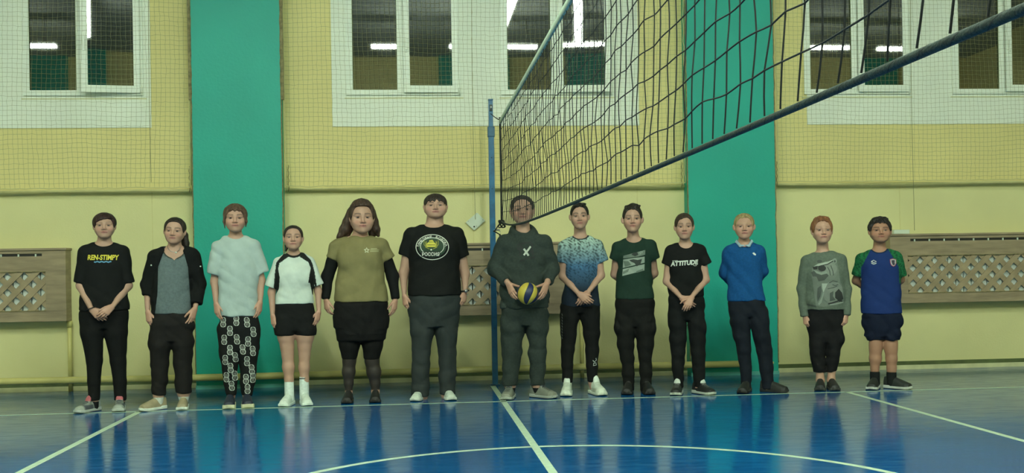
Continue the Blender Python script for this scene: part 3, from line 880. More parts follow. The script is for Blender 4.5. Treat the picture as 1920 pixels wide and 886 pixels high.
def make_hand(W, d, n, left, L=0.18, curl=(0.3, 0.3, 0.35, 0.4), spread=0.06, thumb=(0.6, 0.65, 0.25), bend=0.0, fr=1.0, tcurl=0.25, stub=0.05, sd=None):
    """W wrist, d towards the fingertips, n the way the palm faces; returns mesh"""
    W = np.array(W, float); d = unit(d); n = np.array(n, float); n = unit(n - d * (n @ d))
    s = np.cross(d, n) * (-1 if left else 1)
    q = L / 0.185
    P = []; 
    lat = np.array([0.0275, 0.0092, -0.0095, -0.0265]) * q
    klen = np.array([0.094, 0.097, 0.091, 0.082]) * q
    flen = np.array([0.070, 0.079, 0.072, 0.056]) * q
    frad = np.array([0.0088, 0.0090, 0.0085, 0.0075]) * q * fr
    segs = []
    for i in range(4):
        base = W + s * lat[i] * 0.55 + d * 0.008; kn = W + d * klen[i] + s * lat[i] + n * (0.004 if i in (0, 3) else 0.0)
        segs.append((base, kn, 0.0135 * q, 0.0115 * q, 0.010))
        p = kn; ang = curl[i] * 0.8 + bend; dirv = unit(d + s * (spread * (1.2 - i * 0.85)))
        for k, fl in enumerate((0.46, 0.30, 0.24)):
            dd = dirv * math.cos(ang) + n * math.sin(ang)
            e = p + dd * flen[i] * fl
            segs.append((p, e, frad[i] * (1.0 - 0.07 * k), frad[i] * (0.93 - 0.09 * k), 0.0025))
            p = e; ang += curl[i] * (1.25 if k == 0 else 0.8)
    tb = W + d * 0.022 * q + s * 0.020 * q + n * 0.006 * q
    td = unit(d * thumb[0] + s * thumb[1] + n * thumb[2])
    t1 = tb + td * 0.040 * q
    td2 = unit(td + (d * 0.5 - s * 0.3 + n * 0.4) * tcurl * 2); t2 = t1 + td2 * 0.032 * q
    td3 = unit(td2 + (d * 0.5 - s * 0.3 + n * 0.4) * tcurl * 2); t3 = t2 + td3 * 0.025 * q
    segs += [(tb, t1, 0.0145 * q, 0.0115 * q, 0.010), (t1, t2, 0.0108 * q * fr, 0.0098 * q * fr, 0.003), (t2, t3, 0.0096 * q * fr, 0.0078 * q * fr, 0.003)]
    back = -d if sd is None else unit(sd)
    segs.insert(0, (W + back * stub, W + d * 0.01, 0.0222 * q, 0.0205 * q, 0.008))
    lo = np.min([np.minimum(a, b) - r1 for a, b, r1, r2, k in segs], 0) - 0.02
    hi = np.max([np.maximum(a, b) + r1 for a, b, r1, r2, k in segs], 0) + 0.02
    f = Field(lo, hi, 0.0037)
    for a, b, r1, r2, k in segs: f.cone(a, b, r1, r2, k)
    V, Q = f.mesh(); V = relax(V, Q, 1, 0.3)
    return V, Q


def make_shoe(ank, yaw, L, W_, hgt, style, k=1.0):
    """shoe in person frame: ank ankle (x, y), yaw>0 toes turn to the viewer's right; returns upper and sole meshes"""
    u0, u1 = -0.27 * L, 0.73 * L; hgt = hgt * 1.2
    ca, sa = math.cos(math.radians(yaw)), math.sin(math.radians(yaw))
    U = np.array([u0, u0 + 0.03 * L, u0 + 0.15 * L, 0.1 * L, 0.35 * L, 0.55 * L, 0.67 * L, u1 - 0.012, u1])
    Wd = np.array([0.35, 0.62, 0.74, 0.76, 0.95, 1.0, 0.85, 0.5, 0.18]) * W_ / 2
    Ht = np.array([0.80, 1.0, 1.0, 1.02, 0.80, 0.62, 0.52, 0.40, 0.2]) * hgt
    def frame(X, Y, Z):
        x, y = X - ank[0], Y - ank[1]
        # toe direction in the person frame: (sin yaw, -cos yaw)
        return x * sa - y * ca, x * ca + y * sa
    R = L + 0.03
    lo = np.array((ank[0] - R, ank[1] - R, -0.012)); hi = np.array((ank[0] + R, ank[1] + R * 0.6, hgt + 0.06))
    tdir = np.array((sa, -ca))
    ends = np.array([[ank[0] + tdir[0] * u0, ank[1] + tdir[1] * u0], [ank[0] + tdir[0] * u1, ank[1] + tdir[1] * u1]])
    lo[:2] = ends.min(0) - W_ / 2 - 0.015; hi[:2] = ends.max(0) + W_ / 2 + 0.015
    st = style.get('sole_h', 0.026)
    def upper(X, Y, Z):
        u, v = frame(X, Y, Z)
        w = np.interp(u.ravel(), U, Wd, left=0.004, right=0.004).reshape(u.shape)
        h = np.interp(u.ravel(), U, Ht, left=0.01, right=0.01).reshape(u.shape)
        q = ((np.abs(v) / w) ** 2.6 + (np.maximum(Z, 0) / h) ** 2.6) ** (1 / 2.6)
        d = (q - 1) * np.minimum(w, h)
        d = np.maximum(d, np.maximum(u0 - u, u - u1))
        return smax(d, st * 0.6 - Z, 0.003)
    f = Field(lo, hi, 0.0048)
    f.put(upper, lo, hi)
    if style.get('high'):
        a = np.array((ank[0], ank[1] + 0.004, hgt * 0.8)); f.cone(a, a + np.array((0, 0, style['high'])), 0.036 * k, 0.036 * k, 0.02, 1.25)
    if style.get('tongue'):
        tz = style['tongue']
        def tongue(X, Y, Z):
            u, v = frame(X, Y, Z)
            return f_ell(u + 0.35 * (Z - hgt), v, Z, np.array((0.052, 0, hgt * 0.92)), np.array((0.014, 0.030, tz * 0.6 + 0.03)))
        f.put(tongue, lo, hi, 0.008)
    V, Q = f.mesh(); V = relax(V, Q, 1, 0.4)
    up = np.array(style['upper']); C = np.tile(up, (len(V), 1))
    u, v = frame(V[:, 0], V[:, 1], V[:, 2])
    if 'toe' in style: C[(u > 0.54 * L)] = style['toe']
    if 'heel' in style: C[(u < -0.12 * L) & (V[:, 2] > 0.02)] = style['heel']
    if 'panel' in style: C[(u > 0.12 * L) & (u < 0.5 * L) & (np.abs(v) > 0.021) & (V[:, 2] < 0.062)] = style['panel']
    if 'lace' in style:
        mk = (u > 0.13 * L) & (u < 0.50 * L) & (np.abs(v) < 0.022) & (np.sin(u * 2 * math.pi / 0.017) > 0.0) & (V[:, 2] > 0.03); C[mk] = style['lace']
    if 'tonguecol' in style: C[(V[:, 2] > hgt * 0.97) & (u > 0.016)] = style['tonguecol']
    f2 = Field(lo, np.array((hi[0], hi[1], st + 0.02)), 0.0048)
    def sole(X, Y, Z):
        u, v = frame(X, Y, Z)
        w = np.interp(u.ravel(), U, Wd, left=0.002, right=0.002).reshape(u.shape) + 0.0045
        d = np.abs(v) - w
        d = np.maximum(d, np.maximum(u0 - 0.004 - u, u - u1 - 0.003))
        top = st + 0.006 * (u < 0) 
        lift = np.clip((u - 0.5 * L) / (0.23 * L), 0, 1) ** 2 * 0.012
        return smax(smax(d, Z - top - lift * 0.6, 0.004), lift - Z, 0.002)
    f2.put(sole, lo, hi)
    V2, Q2 = f2.mesh()
    V2[:, 2] = np.maximum(V2[:, 2], 0.0)
    C2 = np.tile(np.array(style['sole']), (len(V2), 1))
    if 'outsole' in style: C2[V2[:, 2] < 0.009] = style['outsole']
    return (V, Q, C), (V2, Q2, C2)

def proj(Pw):
    """world points to photo pixels"""
    d = np.asarray(Pw) - CAM
    u = d[:, 0] * cy_ - d[:, 1] * sy_; w = d[:, 0] * sy_ + d[:, 1] * cy_; v = d[:, 2]
    u, v = u / w, v / w
    uu = cr_ * u + sr_ * v; vv = -sr_ * u + cr_ * v
    return 960 + uu * F_PX, PPY - vv * F_PX


def inpoly(x, y, P):
    P = np.asarray(P, float); c = np.zeros(len(x), bool); j = len(P) - 1
    for i in range(len(P)):
        a = ((P[i, 1] > y) != (P[j, 1] > y)) & (x < (P[j, 0] - P[i, 0]) * (y - P[i, 1]) / (P[j, 1] - P[i, 1] + 1e-9) + P[i, 0])
        c ^= a; j = i
    return c


def text_tris(s, shear=0.0, off=0.0, font_space=1.0):
    cu = bpy.data.curves.new('lettering', 'FONT'); cu.body = s; cu.shear = shear; cu.offset = off; cu.space_character = font_space
    cu.resolution_u = 3; cu.size = 1.0
    o = bpy.data.objects.new('lettering', cu); COL.objects.link(o)
    dg = bpy.context.evaluated_depsgraph_get()
    me = bpy.data.meshes.new_from_object(o.evaluated_get(dg))
    V = np.zeros(len(me.vertices) * 3, np.float32); me.vertices.foreach_get('co', V); V = V.reshape(-1, 3)[:, :2]
    me.calc_loop_triangles()
    T = np.zeros(len(me.loop_triangles) * 3, np.int32); me.loop_triangles.foreach_get('vertices', T); T = T.reshape(-1, 3)
    bpy.data.objects.remove(o); bpy.data.curves.remove(cu); bpy.data.meshes.remove(me)
    return V, T


class Print:
    """flat print laid on the front of a garment"""
    def __init__(s, pers, V, Q):
        s.p = pers; s.bvh = BVHTree.FromPolygons(V.tolist(), Q.tolist()); s.V = []; s.T = []; s.C = []; s.n = 0

    def loc(s, px, py, dy=-0.12):
        w = s.p.L(px, py, dy); return (w[0], w[2])

    def lay(s, V2, T, col, off=0.003):
        bm = bmesh.new()
        vs = [bm.verts.new((v[0], 0, v[1])) for v in V2]
        for t in T:
            if len({t[0], t[1], t[2]}) == 3:
                try: bm.faces.new([vs[i] for i in t])
                except ValueError: pass
        for _ in range(4):
            le = [e for e in bm.edges if e.calc_length() > 0.016]
            if not le: break
            bmesh.ops.subdivide_edges(bm, edges=le, cuts=1)
            bmesh.ops.triangulate(bm, faces=bm.faces)
        bm.verts.index_update()
        for v in bm.verts:
            h = s.bvh.ray_cast(Vector((v.co.x, -1.0, v.co.z)), Vector((0, 1, 0)))
            y = h[0].y if h[0] is not None and h[0].y < 0.05 else -0.02
            s.V.append((v.co.x, y - off, v.co.z)); s.C.append(col)
        for f in bm.faces:
            t = [v.index + s.n for v in f.verts]
            a, b, c = [np.array(s.V[i]) for i in t]
            if np.cross(b - a, c - a)[1] > 0: t = t[::-1]
            s.T.append(t)
        s.n += len(bm.verts); bm.free()

    def poly(s, pts, col, off=0.003):
        P = [s.loc(*p) for p in pts]
        bm = bmesh.new(); f = bm.faces.new([bm.verts.new((x, 0, z)) for x, z in P])
        r = bmesh.ops.triangulate(bm, faces=[f]); bm.verts.index_update()
        V2 = [(v.co.x, v.co.z) for v in bm.verts]; T = [[v.index for v in f.verts] for f in bm.faces]; bm.free()
        s.lay(V2, T, col, off)

    def stroke(s, pts, w, col, off=0.003, closed=False):
        """polyline in photo pixels, width in pixels"""
        P = np.array([s.loc(*p) for p in pts]); w = w / s.p.s
        if closed: P = np.vstack([P, P[0]])
        V2, T = [], []
        Tn = np.gradient(P, axis=0) if not closed else np.roll(np.vstack([P[:-1]]), -1, 0) - np.roll(P[:-1], 1, 0)
        if closed: Tn = np.vstack([Tn, Tn[0]])
        for p, t in zip(P, Tn):
            t = t / (np.linalg.norm(t) + 1e-9); nn = np.array((-t[1], t[0])) * w / 2
            V2 += [p - nn, p + nn]
        for i in range(len(P) - 1): T += [(2 * i, 2 * i + 1, 2 * i + 3), (2 * i, 2 * i + 3, 2 * i + 2)]
        s.lay(V2, T, col, off)

    def ellipse(s, cx, cy, rx, ry, w, col, off=0.003, n=40, fill=False):
        pts = [(cx + rx * math.cos(a), cy + ry * math.sin(a)) for a in np.linspace(0, 2 * math.pi, n, endpoint=False)]
        if fill: s.poly(pts, col, off)
        else: s.stroke(pts, w, col, off, True)

    def text(s, string, x0, x1, yb, h, col, off=0.004, shear=0.0, bold=0.0, rise=0.0):
        """text from x0 to x1 with baseline yb and capital height h, in photo pixels"""
        V, T = text_tris(string, shear, bold)
        w0, w1 = V[:, 0].min(), V[:, 0].max(); hh = V[:, 1].max()
        px = x0 + (V[:, 0] - w0) / (w1 - w0) * (x1 - x0); py = yb - V[:, 1] / hh * h + rise * (px - x0)
        s.lay([s.loc(a, b) for a, b in zip(px, py)], T, col, off)

    def glyph(s, ch, x, y, h, rot, col, off=0.004, bold=0.02):
        V, T = text_tris(ch, 0, bold)
        c = (V.min(0) + V.max(0)) / 2; q = (V - np.array((c[0], 0.36))) * h / 0.72
        a = math.radians(rot); px = x + q[:, 0] * math.cos(a) + q[:, 1] * math.sin(a); py = y - (q[:, 1] * math.cos(a) - q[:, 0] * math.sin(a))
        s.lay([s.loc(a_, b_) for a_, b_ in zip(px, py)], T, col, off)

    def done(s, parent, label=None):
        o = np_mesh('print', s.V, None, M['print'], parent, s.C, smooth=False, Ft=s.T)
        if label: o['label'] = label
        return o


class Person:
    def __init__(s, sp):
        s.sp = sp
        L = sp.get('shoe_len', 0.265)
        d = ray(*sp['toe']); t = -CAM[2] / d[2]
        s.Y = float(CAM[1] + d[1] * t + 0.70 * L * math.cos(math.radians(sp['feet'][0][1])))
        w = at(sp['cx'], sp['toe'][1], s.Y); s.bx = float(w[0]); s.s = scale_at(s.bx, s.Y)
        s.th = 0.85 * math.atan2(CAM[0] - s.bx, s.Y - CAM[1])          # everyone faces the photographer
        s.base = np.array((s.bx, s.Y, 0.0)); s.ax = np.array((math.cos(s.th), math.sin(s.th), 0)); s.ay = np.array((-math.sin(s.th), math.cos(s.th), 0))
        s.root = empty('person', (s.bx, s.Y, 0)); s.root.rotation_euler = (0, 0, s.th); tag(s.root, sp['label'], 'person', 'people lined up along the side line')
        s.seed = np.random.default_rng(sp['seed'])

    def L(s, px, py, dy=0.0):
        d = ray(px, py); t = ((s.base - CAM) @ s.ay + dy) / (d @ s.ay); w = CAM + d * t - s.base
        return np.array((w @ s.ax, dy, w[2]))

    def z(s, py, px=None): return s.L(s.sp['cx'] if px is None else px, py)[2]

    def world(s, v): return s.base + v[0] * s.ax + v[1] * s.ay + np.array((0, 0, v[2]))

    def px(s, V):
        V = np.asarray(V, float)
        return proj(s.base + V[:, :1] * s.ax + V[:, 1:2] * s.ay + V[:, 2:3] * np.array((0, 0, 1.0)))

    def stations(s, rows, dep, grow=0.0, yc=0.0):
        out = []
        for r in rows:
            y, xl, xr = r[:3]; a = (xr - xl) / 2 / s.s + grow; c = s.L((xl + xr) / 2, y)
            dd = r[3] if len(r) > 3 else dep
            out.append((c[2], c[0], yc, a, max(a - grow, 0.05) * dd + grow))
        return out

    def torso_rows(s, dep, grow=0.0):
        sp = s.sp; st = s.stations(sp['torso'], dep, grow, 0.0)
        st.sort()
        (xl, yl), (xr, yr) = sp['sh']
        zs = (s.z(yl) + s.z(yr)) / 2; xc = s.L((xl + xr) / 2, yl)[0]; hw = (xr - xl) / 2 / s.s
        bch = st[-1][4]
        nr = sp['neck'] / s.s
        st = [q for q in st if q[0] < zs - 0.05]
        st += [(zs - 0.03, xc, 0.012, max(hw - 0.050, 0.06) + grow, bch * 0.86), (zs + 0.012, xc, 0.016, hw * 0.66 + grow, bch * 0.70),
               (zs + 0.04, xc, 0.02, nr + 0.028 + grow, bch * 0.56)]
        return st, zs, xc, hw

    def wrinkle(s, f, amp, seed, zfold=None):
        r = np.random.default_rng(seed); X, Y, Z = f.ax[0][:, None, None], f.ax[1][None, :, None], f.ax[2][None, None, :]
        w = 0
        for i in range(5):
            k = r.normal(0, 1, 3) * np.array((1, 1, 0.9)); k = k / np.linalg.norm(k) * r.uniform(28, 75)
            w = w + np.sin(k[0] * X + k[1] * Y + k[2] * Z + r.uniform(0, 6)) * r.uniform(0.4, 1.0)
        w = np.sign(w) * np.abs(w) ** 1.25 / 3.0
        u = 0
        for i in range(4):
            a = r.uniform(0.3, 1.25) * (1 if i % 2 else -1); kk = r.uniform(12, 26)
            ph = kk * (math.cos(a) * X + 0.6 * r.uniform(-1, 1) * Y + math.sin(a) * Z) + 1.1 * np.sin(r.uniform(7, 14) * X + r.uniform(5, 12) * Z + r.uniform(0, 6)) + r.uniform(0, 6)
            u = u + (0.64 - np.abs(np.sin(ph))) * r.uniform(0.5, 1.0)
        g = amp * 0.7 * w + amp * 1.9 * u
        if zfold is not None:
            for z0, sg, am in zfold:
                g = g + 0.62 * am * np.exp(-((Z - z0) / sg) ** 2) * np.sin((Z - z0) * 62 + 2.6 * np.sin(17 * X + sg * 50 + r.uniform(0, 6)) + 2.2 * np.sin(13 * Y + 9 * X) + 16 * X) * (0.5 + 0.5 * np.sin(19 * X - 11 * Y + r.uniform(0, 6)))
        f.D += np.broadcast_to(g, f.D.shape).astype(np.float32)

    def limb(s, f, P, R, k, sy=1.0, trim=True):
        for i in range(len(P) - 1):
            a, b = np.array(P[i]), np.array(P[i + 1])
            if i == len(P) - 2 and trim:
                dv = unit(b - a); e = b + dv * 0.05; r2 = R[i + 1] + (R[i + 1] - R[i]) * 0.05 / np.linalg.norm(b - a)
                r = max(R[i], R[i + 1]) * sy
                f.put(lambda X, Y, Z: smax(f_cone(X, Y, Z, a, e, R[i], max(r2, 0.01), sy), (X - b[0]) * dv[0] + (Y - b[1]) * dv[1] + (Z - b[2]) * dv[2], 0.006),
                      np.minimum(a, b) - r, np.maximum(a, b) + r, k)
            else:
                f.cone(a, b, R[i], R[i + 1], k, sy)

    def px_chain(s, rows):
        return [s.L(x, y, dy) for x, y, dy, r in rows], [r / s.s for x, y, dy, r in rows]

    def leg_chain(s, rows, shrink=0.0, dy=0.0):
        P, R = [], []
        for row in rows:
            y, xl, xr = row[:3]
            P.append(s.L((xl + xr) / 2, y, dy)); R.append(max((xr - xl) / 2 / s.s - shrink, 0.02))
        return P, R

    def bounds(s, extra=0.06):
        return s.lo - extra, s.hi + extra

    # -------------------------------------------------------------- body
    def body(s):
        sp = s.sp; dep = sp['depth']
        st, zs, xc, hw = s.torso_rows(dep, -0.016)
        s.zs, s.xc, s.hw = zs, xc, hw
        st[0] = (st[0][0], st[0][1], 0.0, st[0][3] * 0.84, st[0][4] * 0.80)
        arms = [s.px_chain(a) for a in sp['arms']]
        hl = sp['hands'][0].get('L', 0.165)
        for P, R in arms: R[-1] = 0.0222 * hl / 0.18
        legs = []
        for i in (0, 1):
            if 'skinlegs' in sp: P, R = s.leg_chain(sp['skinlegs'][i])
            else: P, R = s.leg_chain(sp['legs'][i], 0.013)
            P = [p.copy() for p in P]
            ank = np.array((P[-1][0], 0.0, 0.085)); P.append(ank); R.append(min(R[-1], 0.031))
            legs.append((P, R))
        s.ank = [l[0][-1] for l in legs]
        allp = np.array([p for P, R in arms + legs for p in P] + [(xc, 0, zs + 0.16)])
        s.lo = allp.min(0) - np.array((0.09, 0.19, 0.0)); s.hi = allp.max(0) + np.array((0.09, 0.19, 0.03)); s.lo[2] = 0.0
        s.lo[1] = min(s.lo[1], -0.26); s.hi[1] = max(s.hi[1], 0.2)
        # head frame
        hd = sp['head']; top = s.L(*hd['top'], -0.01); chin = s.L(*hd['chin'], -0.03)
        Hh = top[2] - chin[2]; s.hscale = (Hh - hd.get('hair_up', 0.012)) / 0.226
        s.hx = hd['w'] / 2 / s.s / 0.0685
        s.hR = rotm(hd.get('yaw', 0), hd.get('pitch', 0), hd.get('roll', 0))
        s.hc = np.array(((top[0] + chin[0]) / 2, -0.015, chin[2] + 0.112 * s.hscale))
        f = Field(s.lo - 0.03, s.hi + 0.03, 0.0098)
        f.put(lambda X, Y, Z: f_loft(X, Y, Z, st), (xc - 0.4, -0.25, st[0][0]), (xc + 0.4, 0.25, st[-1][0]))
        nk = sp['neck'] / s.s
        nb = np.array((xc, 0.022, zs + 0.005)); nt_ = s.hc + np.array((0, 0.03, -0.05))
        f.cone(nb, nt_, nk * 1.08, nk * 0.94, 0.03)
        for i in (0, 1):
            P, R = arms[i]
            f.cone(nb + np.array((0, 0.0, -0.02)), P[0], nk * 0.85, R[0] * 0.95, 0.045)
            for j in range(len(P) - 1): f.cone(P[j], P[j + 1], R[j], R[j + 1], 0.02)
            P, R = legs[i]
            for j in range(len(P) - 1): f.cone(P[j], P[j + 1], R[j], R[j + 1], 0.025, 1.08)
            yw = math.radians(sp['feet'][i][1]); td = np.array((math.sin(yw), -math.cos(yw), 0))
            f.cone(P[-1] + np.array((0, 0.004, -0.035)), P[-1] + td * 0.12 + np.array((0, 0, -0.052)), 0.024, 0.014, 0.008)
        # hips
        hp_ = s.stations([sp['hip']], dep * 0.95, -0.016)[0]
        zc = s.z(sp['crotch'])
        f.put(lambda X, Y, Z: f_loft(X, Y, Z, [(zc + 0.03, hp_[1], 0.01, hp_[3] * 0.85, hp_[4] * 0.85), (hp_[0], hp_[1], 0.01, hp_[3], hp_[4]), (st[0][0] + 0.06, hp_[1], 0.0, st[0][3], st[0][4])]),
              (xc - 0.4, -0.25, zc), (xc + 0.4, 0.25, st[0][0] + 0.06), 0.03)
        V, Q = f.mesh(); V = relax(V, Q, 2, 0.5)
        tone = SKIN * np.array(hd.get('skin', (1, 1, 1)))
        Vs, Qs, Cs = [V], [Q], [np.tile(tone, (len(V), 1))]
        n = len(V)
        hv, hq, hcx = make_head(hd)
        hv = s.head_to_person(hv); Vs.append(hv); Qs.append(hq + n); Cs.append(hcx); n += len(hv)
        for sg in (-1, 1):
            lv, lq, lc = lid_patch(sg, hd, tone); lv = s.head_to_person(lv); Vs.append(lv); Qs.append(lq + n); Cs.append(lc); n += len(lv)
        for hnd in sp.get('hands', []):
            W = s.L(*hnd['w']); kw = {k: v for k, v in hnd.items() if k not in ('w', 'd', 'n', 'left', 'to')}
            d = s.L(*hnd['to']) - W if 'to' in hnd else hnd['d']
            if 'sd' not in kw: kw['sd'] = arms[1 if hnd['left'] else 0][0][-2] - W
            v, q = make_hand(W, d, hnd['n'], hnd['left'], **kw)
            Vs.append(v); Qs.append(q + n); Cs.append(np.tile(tone * (1.04, 0.97, 0.95), (len(v), 1))); n += len(v)
        if 'bodycol' in sp:
            Cs[0] = sp['bodycol'](s, V, Cs[0])
        s.bodyo = np_mesh('body', np.vstack(Vs), np.vstack(Qs), M['skin'], s.root, np.vstack(Cs))
        s.st, s.arms, s.legs_, s.nk, s.nb = st, arms, legs, nk, nb
        for sg in (-1, 1):
            ev, eq, ec = make_eye(sg, hd); np_mesh('eye', s.head_to_person(ev), eq, M['eye'], s.root, ec)
        v, q, c = make_hair(hd, sp['hair']); np_mesh('hair', s.head_to_person(v), q, M['hair'], s.root, c)
        return s

    def head_to_person(s, V):
        V = np.asarray(V, float) * np.array((s.hscale * s.hx, s.hscale, s.hscale)) if False else np.asarray(V, float) * np.array((s.hx, s.hscale, s.hscale))
        return V @ s.hR.T + s.hc

    # -------------------------------------------------------------- garments
    def top(s, name='t_shirt', col=(0.5, 0.5, 0.5), mat='cloth', h=0.0075, wr=0.0022, colfn=None, sleeves=None, trim=True, grow=0.0, neckw=None, collar=None, rib=None,
            rows=None, bust=0.0, belly=0.0, hood=False, k=0.014, vneck=0.0, zfold=None, hemcurve=0.0, open_front=None, label=None):
        sp = s.sp; st, zs, xc, hw = s.torso_rows(sp['depth'], grow)
        sl = sleeves if sleeves is not None else sp['sleeves']
        slv = [s.px_chain(a) for a in sl]
        pts = np.array([p for P, R in slv for p in P]); lo = np.minimum(pts.min(0) - 0.10, (xc - 0.3, -0.24, st[0][0] - 0.03)); hi = np.maximum(pts.max(0) + 0.10, (xc + 0.3, 0.24, zs + 0.12))
        wd = max(q[3] for q in st); lo[0] = min(pts[:, 0].min() - 0.09, xc - wd - 0.03); hi[0] = max(pts[:, 0].max() + 0.09, xc + wd + 0.03)
        f = Field(lo, hi, h)
        f.put(lambda X, Y, Z: f_loft(X, Y, Z, st), (xc - 0.45, -0.3, st[0][0]), (xc + 0.45, 0.3, st[-1][0]))
        if bust: 
            zb = zs - 0.16
            for sg in (-1, 1): f.ell((xc + sg * hw * 0.36, -st[-4][4] * 0.62, zb), (0.075, 0.045 + bust, 0.075), 0.06)
        if belly:
            f.ell((xc, -st[1][4] * 0.5, st[1][0] + 0.10), (st[1][3] * 0.8, st[1][4] * 0.5 + belly, 0.16), 0.06)
        nb = s.nb
        for i in (0, 1):
            P, R = slv[i]
            f.cone(nb + np.array((0, -0.002, -0.022)), np.array(P[0]) + np.array((0, 0, 0.004)), s.nk * 0.85 + 0.016 + grow, R[0] * 0.86, 0.04)
            s.limb(f, P, R, k, 1.0, trim)
        if hood:
            z0 = zs + 0.03
            for a in np.linspace(-2.45, 2.45, 15)[:-1]:
                b = a + 4.9 / 14
                def pt(t): return np.array((xc + 0.088 * math.sin(t), 0.03 + 0.088 * math.cos(t) , z0 + 0.012 + 0.036 * math.cos(t)))
                def rr(t): return 0.030 + 0.016 * math.cos(t / 2.0)
                f.cone(pt(a), pt(b), rr(a), rr(b), 0.02)
            f.ell((xc, 0.11, zs - 0.02), (0.12, 0.05, 0.10), 0.04)
        s.wrinkle(f, wr, sp['seed'] * 7 + 1, zfold)
        # neck opening
        zc = s.z(collar if collar is not None else sp['collar']); nw = (neckw if neckw is not None else sp['neckw']) / s.s
        cc = np.array((xc, -0.045, zc + 0.062)); rad = np.array((nw, 0.105, 0.064))
        if hood: cc = np.array((xc, -0.03, zc + 0.10)); rad = np.array((nw, 0.125, 0.10))
        f.put(lambda X, Y, Z: f_ell(X, Y, Z, cc, rad), cc - rad, cc + rad, 0.004, 'cut')
        f.put(lambda X, Y, Z: np.sqrt((X - xc) ** 2 + (Y - 0.02) ** 2) - (s.nk + 0.005) + 0 * Z, (xc - 0.1, -0.1, zs + 0.01), (xc + 0.1, 0.12, zs + 0.2), 0.004, 'cut')
        if vneck:
            a = np.array((xc, -0.2, zc + 0.05)); b = np.array((xc - 0.006, -0.2, zc - vneck))
            f.put(lambda X, Y, Z: np.maximum(np.abs(X - xc) * 1.0 - np.clip((Z - (zc - vneck)), 0, 0.2) * nw / (vneck + 0.05) , (Y + 0.02)) * 0.7 , (xc - 0.1, -0.25, zc - vneck - 0.01), (xc + 0.1, -0.02, zc + 0.08), 0.01, 'cut')
        if open_front is not None:
            f.put(lambda X, Y, Z: open_front(s, X, Y, Z), lo, hi, 0.008, 'cut')
        V, Q = f.mesh(); V = relax(V, Q, 1, 0.5)
        C = np.tile(np.array(col, float), (len(V), 1))
        if rib is not None:
            d = f_ell(V[:, 0], V[:, 1], V[:, 2], cc, rad); C[(d < 0.013) & (V[:, 2] < cc[2] + 0.03)] = rib
        if colfn is not None: C = colfn(s, V, C, dict(cc=cc, rad=rad, st=st, slv=slv))
        o = np_mesh(name, V, Q, M[mat], s.root, C)
        if label: o['label'] = label
        return o, V, Q

    def bottom(s, name='trousers', col=(0.01, 0.01, 0.01), mat='cloth', h=0.0078, wr=0.0022, grow=0.004, waist=None, rows=None, hipgrow=0.0, colfn=None, trim=True, folds=0.004, label=None, extra=None, sy=1.1):
        sp = s.sp; rows = rows if rows is not None else sp['legs']; dep = sp['depth']
        hipr = s.stations([sp['hip']], dep * 0.98, grow + hipgrow)[0]
        hem = s.torso_rows(dep, 0.0)[0][0]
        zw = max(s.z(waist if waist is not None else sp['waist']), hem[0] + 0.03); zc = s.z(sp['crotch'])
        ch = [s.leg_chain(r, -grow) for r in rows]
        pts = np.array([p for P, R in ch for p in P]); rm = max(r for P, R in ch for r in R)
        lo = np.array((min(pts[:, 0].min() - rm, hipr[1] - hipr[3]) - 0.04, -0.22, pts[:, 2].min() - 0.05)); hi = np.array((max(pts[:, 0].max() + rm, hipr[1] + hipr[3]) + 0.04, 0.22, zw + 0.04))
        f = Field(lo, hi, h)
        f.put(lambda X, Y, Z: f_loft(X, Y, Z, [(zc - 0.005, hipr[1], 0.008, hipr[3] * 0.9, hipr[4] * 0.80), (hipr[0], hipr[1], 0.008, hipr[3], hipr[4]), (hem[0] - 0.012, hem[1], 0.0, min(hipr[3], hem[3] * 0.985), min(hipr[4], hem[4] * 0.97)), (hem[0] + 0.02, hem[1], 0.0, hem[3] * 0.90, hem[4] * 0.86), (max(zw, hem[0] + 0.03), hem[1], 0.0, hem[3] * 0.86, hem[4] * 0.8)]),
              (hipr[1] - 0.4, -0.25, zc), (hipr[1] + 0.4, 0.25, zw))
        for P, R in ch:
            up = P[0] + np.array((0, 0, 0.07)); 
            s.limb(f, [up] + P, [R[0] * 0.97] + R, 0.016, sy, trim)
        f.ell((hipr[1] if len(rows[0]) < 3 else (ch[0][0][0][0] + ch[1][0][0][0]) / 2, 0.0, zc + 0.045), (0.045, hipr[4] * 0.80, 0.06), 0.03)
        if extra: extra(s, f)
        zl = pts[:, 2].min()
        s.wrinkle(f, wr, sp['seed'] * 13 + 5, [(zl + 0.06, 0.06, folds), ((zc + zl) / 2, 0.06, folds * 0.6)])
        V, Q = f.mesh(); V = relax(V, Q, 1, 0.5)
        C = np.tile(np.array(col, float), (len(V), 1))
        if colfn is not None: C = colfn(s, V, C)
        o = np_mesh(name, V, Q, M[mat], s.root, C)
        if label: o['label'] = label
        return o, V, Q

    def shoes(s, style, W_=0.095, hgt=0.08, name='shoe'):
        L = s.sp.get('shoe_len', 0.265)
        for i in (0, 1):
            dx, yaw = s.sp['feet'][i][:2]
            a = (s.ank[i][0] + dx, s.ank[i][1] + 0.0)
            (V, Q, C), (V2, Q2, C2) = make_shoe(a, yaw, L, W_, hgt, style)
            o = np_mesh(name, V, Q, M['shoe'], s.root, C)
            np_mesh('sole', V2, Q2, M['sole'], o, C2)

